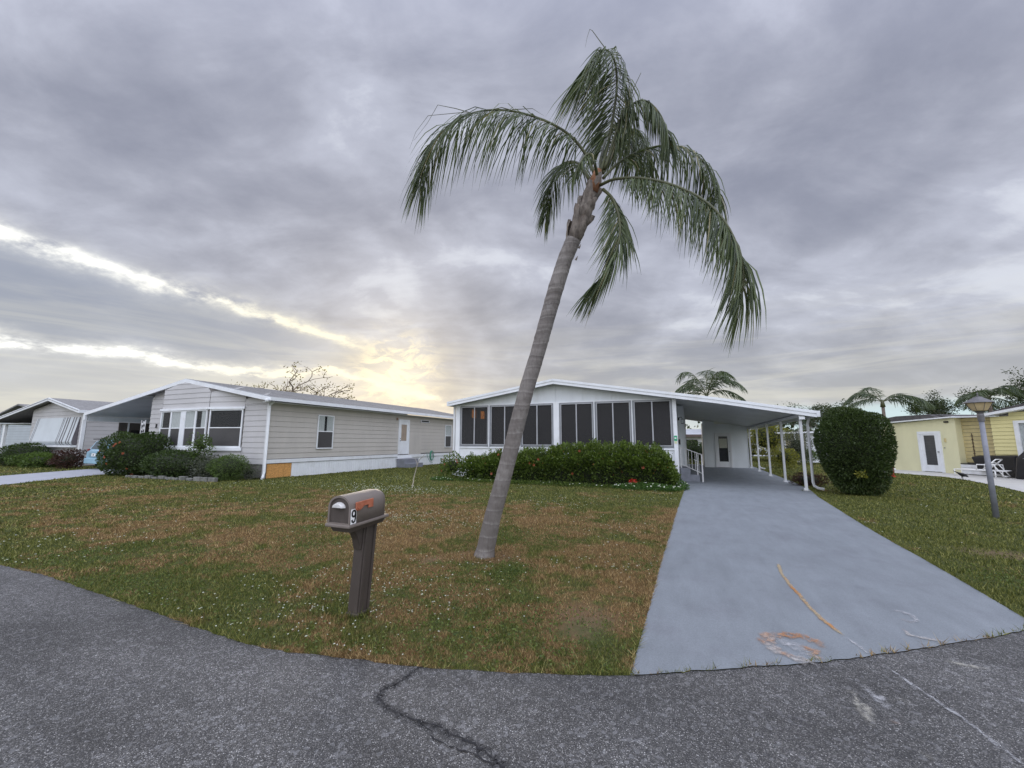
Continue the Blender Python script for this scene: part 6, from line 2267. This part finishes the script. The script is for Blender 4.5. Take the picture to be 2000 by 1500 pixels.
allv, allr = [], []
for r0, r1, dens, h, w in ((2.2, 4.2, 9500, .026, .0055), (4.2, 7, 5200, .027, .0075), (7, 11, 2100, .030, .012), (11, 17, 850, .034, .019), (17, 30, 260, .042, .034), (30, 52, 60, .055, .06)):
    P = scatter(r0, r1, dens)
    bare = np.exp(-(((P[:, 0] + .95) / .38) ** 2 + ((P[:, 1] - 3.95) / .42) ** 2)) + .8 * np.exp(-(((P[:, 0] + 3.3) / .16) ** 2 + ((P[:, 1] - 4.95) / .16) ** 2)) + .8 * np.exp(-(((P[:, 0] - 4.1) / .5) ** 2 + ((P[:, 1] - 8.6) / .35) ** 2))
    bn = .5 + .5 * np.sin(P[:, 0] * 2.7 + 2 * np.sin(P[:, 1] * 1.9)) * np.sin(P[:, 1] * 3.3 + np.sin(P[:, 0] * 2.2))
    P = P[rg.random(len(P)) > np.clip(bare * .95, 0, .72) + .55 * np.clip(bn - .80, 0, .2) * 5]
    allv.append(blades(P, h, w))
    allr.append(rg.random(len(P)))
lawn = fast('grass', np.vstack(allv), 3, BLADE, attr=np.concatenate(allr), kind='stuff')
tag(lawn, 'short dry and green patchy lawn grass', 'grass')
# leafy weeds lying among the blades
L_WEED = leafmat('weed_leaf', (.045, .075, .016), (.15, .20, .05))
P1 = scatter(2.3, 9, 1700)
sel = (np.sin(P1[:, 0] * 1.9 + 1.2 * np.sin(P1[:, 1] * 1.3)) + np.sin(P1[:, 1] * 2.3 + P1[:, 0] * .9 + 1) + rg.normal(size=len(P1)) * .7) > .9
kerb = (P1[:, 1] < 4.2) & (rg.random(len(P1)) < .35)
P1 = P1[sel | kerb]
dk = np.hypot(P1[:, 0] + 2.2, P1[:, 1] - 5.0)
extra = np.stack([-2.12 + rg.normal(size=1500) * .17, 4.95 + rg.normal(size=1500) * .20], 1)
P1 = np.vstack([P1, extra])
C = np.stack([P1[:, 0], P1[:, 1], rg.uniform(.008, .03, len(P1))], 1)
D = rg.normal(size=C.shape)
D[:, 2] = np.abs(D[:, 2]) * .35
wd = fast('weeds', leafquads(C, D, .019 * rg.uniform(.6, 1.4, len(C)), .7), 4, L_WEED, attr=rg.random(len(C)) * .94, kind='stuff')
tag(wd, 'small leafy weeds and clover scattered in the lawn', 'weeds')
# tiny white flowers
Pf = np.vstack([scatter(2.3, 6, 120), scatter(6, 13, 26), scatter(13, 20, 6)])
Pf = Pf[(Pf[:, 0] < 0) | (rg.random(len(Pf)) < .25)]
dens_ = np.sin(Pf[:, 0] * 1.1 + 2) * np.cos(Pf[:, 1] * .9) + rg.normal(size=len(Pf)) * .55
Pf = Pf[dens_ > .55]
Pf = np.vstack([Pf, np.stack([rg.normal(-9.2, 1.6, 420), rg.normal(11.3, .55, 420)], 1), np.stack([rg.normal(-5.6, 1.2, 260), rg.normal(7.3, .5, 260)], 1)])
Pf = Pf[~inpoly(Pf, road_poly) & ~inpoly(Pf, drive_full)]
n = len(Pf)
C = np.stack([Pf[:, 0], Pf[:, 1], rg.uniform(.025, .045, n)], 1)
C = np.repeat(C, 3, 0)
aa = np.tile(np.arange(3) * 2 * math.pi / 3, n)
D = np.stack([np.cos(aa), np.sin(aa), np.full(len(aa), .5)], 1)
dist = np.hypot(C[:, 0], C[:, 1])
fl = fast('lawn_flowers', leafquads(C, D, .0065 + .0008 * dist, .9), 4, PET_W, attr=rg.random(len(C)) * .9, kind='stuff')
tag(fl, 'tiny white flowers dotted over the lawn', 'flowers')
# tufts creeping over kerb and drive edges
pts = []
for (a, b) in zip(edge[:-1], edge[1:]):
    if -9 < a[0] < 3.2:
        k = rg.poisson(26 * math.dist(a, b) / .06 * .09 * (1 if a[0] < -.45 else .28))
        for _ in range(k * 6):
            t = rg.random()
            pts.append((a[0] + (b[0] - a[0]) * t, a[1] + (b[1] - a[1]) * t + abs(rg.normal()) * .02 - .012))
for poly_ in ([p for p in drive_poly if p[0] < 0][:7], [p for p in drive_poly if p[0] > 2.5][1:]):
    for (a, b) in zip(poly_[:-1], poly_[1:]):
        for _ in range(int(math.dist(a, b) * 420)):
            t = rg.random()
            side = -1 if a[0] < 0 else 1
            pts.append((a[0] + (b[0] - a[0]) * t - side * .006 + side * abs(rg.normal()) * .03, a[1] + (b[1] - a[1]) * t))
pts = np.array(pts)
Vb = blades(pts, .035, .006, 1.2)
Vb[:, 2] += .010
tf = fast('edge_grass', Vb, 3, BLADE, attr=rg.random(len(pts)), kind='stuff')
tag(tf, 'tufts of grass creeping over the edges of road and drive', 'grass')
# longer uncut grass round posts and trunk
ring = []
for (cx_, cy2, rx_, ry_, k) in ((-2.925, 3.20, .085, .11, 420), (-2.70, 5.37, .16, .16, 520), (6.035, 12.52, .07, .07, 160), (3.56, 16.75, .12, .10, 160), (4.80, 16.2, .8, .8, 900)):
    a = rg.uniform(0, 2 * math.pi, k)
    q_ = 1 + np.abs(rg.normal(size=k)) * .28
    ring.append(np.stack([cx_ + rx_ * np.cos(a) * q_, cy2 + ry_ * np.sin(a) * q_], 1))
ring = np.vstack(ring)
o = fast('long_grass', blades(ring, .055, .006, .6), 3, BLADE, attr=rg.random(len(ring)), kind='stuff')
tag(o, 'longer uncut grass round the feet of posts and palm', 'grass')
# brown soil ring and straw at the foot of the palm
n = 1500
a = rg.uniform(0, 2 * math.pi, n)
r = .14 + abs(rg.normal(size=n)) * .16
C = np.stack([-2.70 + r * np.cos(a) * 1.3, 5.37 + r * np.sin(a), np.full(n, .02)], 1)
STRAW = leafmat('straw', (.14, .08, .04), (.36, .23, .11), trans=.1)
D = rg.normal(size=C.shape)
D[:, 2] *= .15
o = fast('straw', leafquads(C, D, .05, .10), 4, STRAW, attr=rg.random(n) * .9, kind='stuff')
tag(o, 'dry straw litter round the foot of the palm', 'straw')
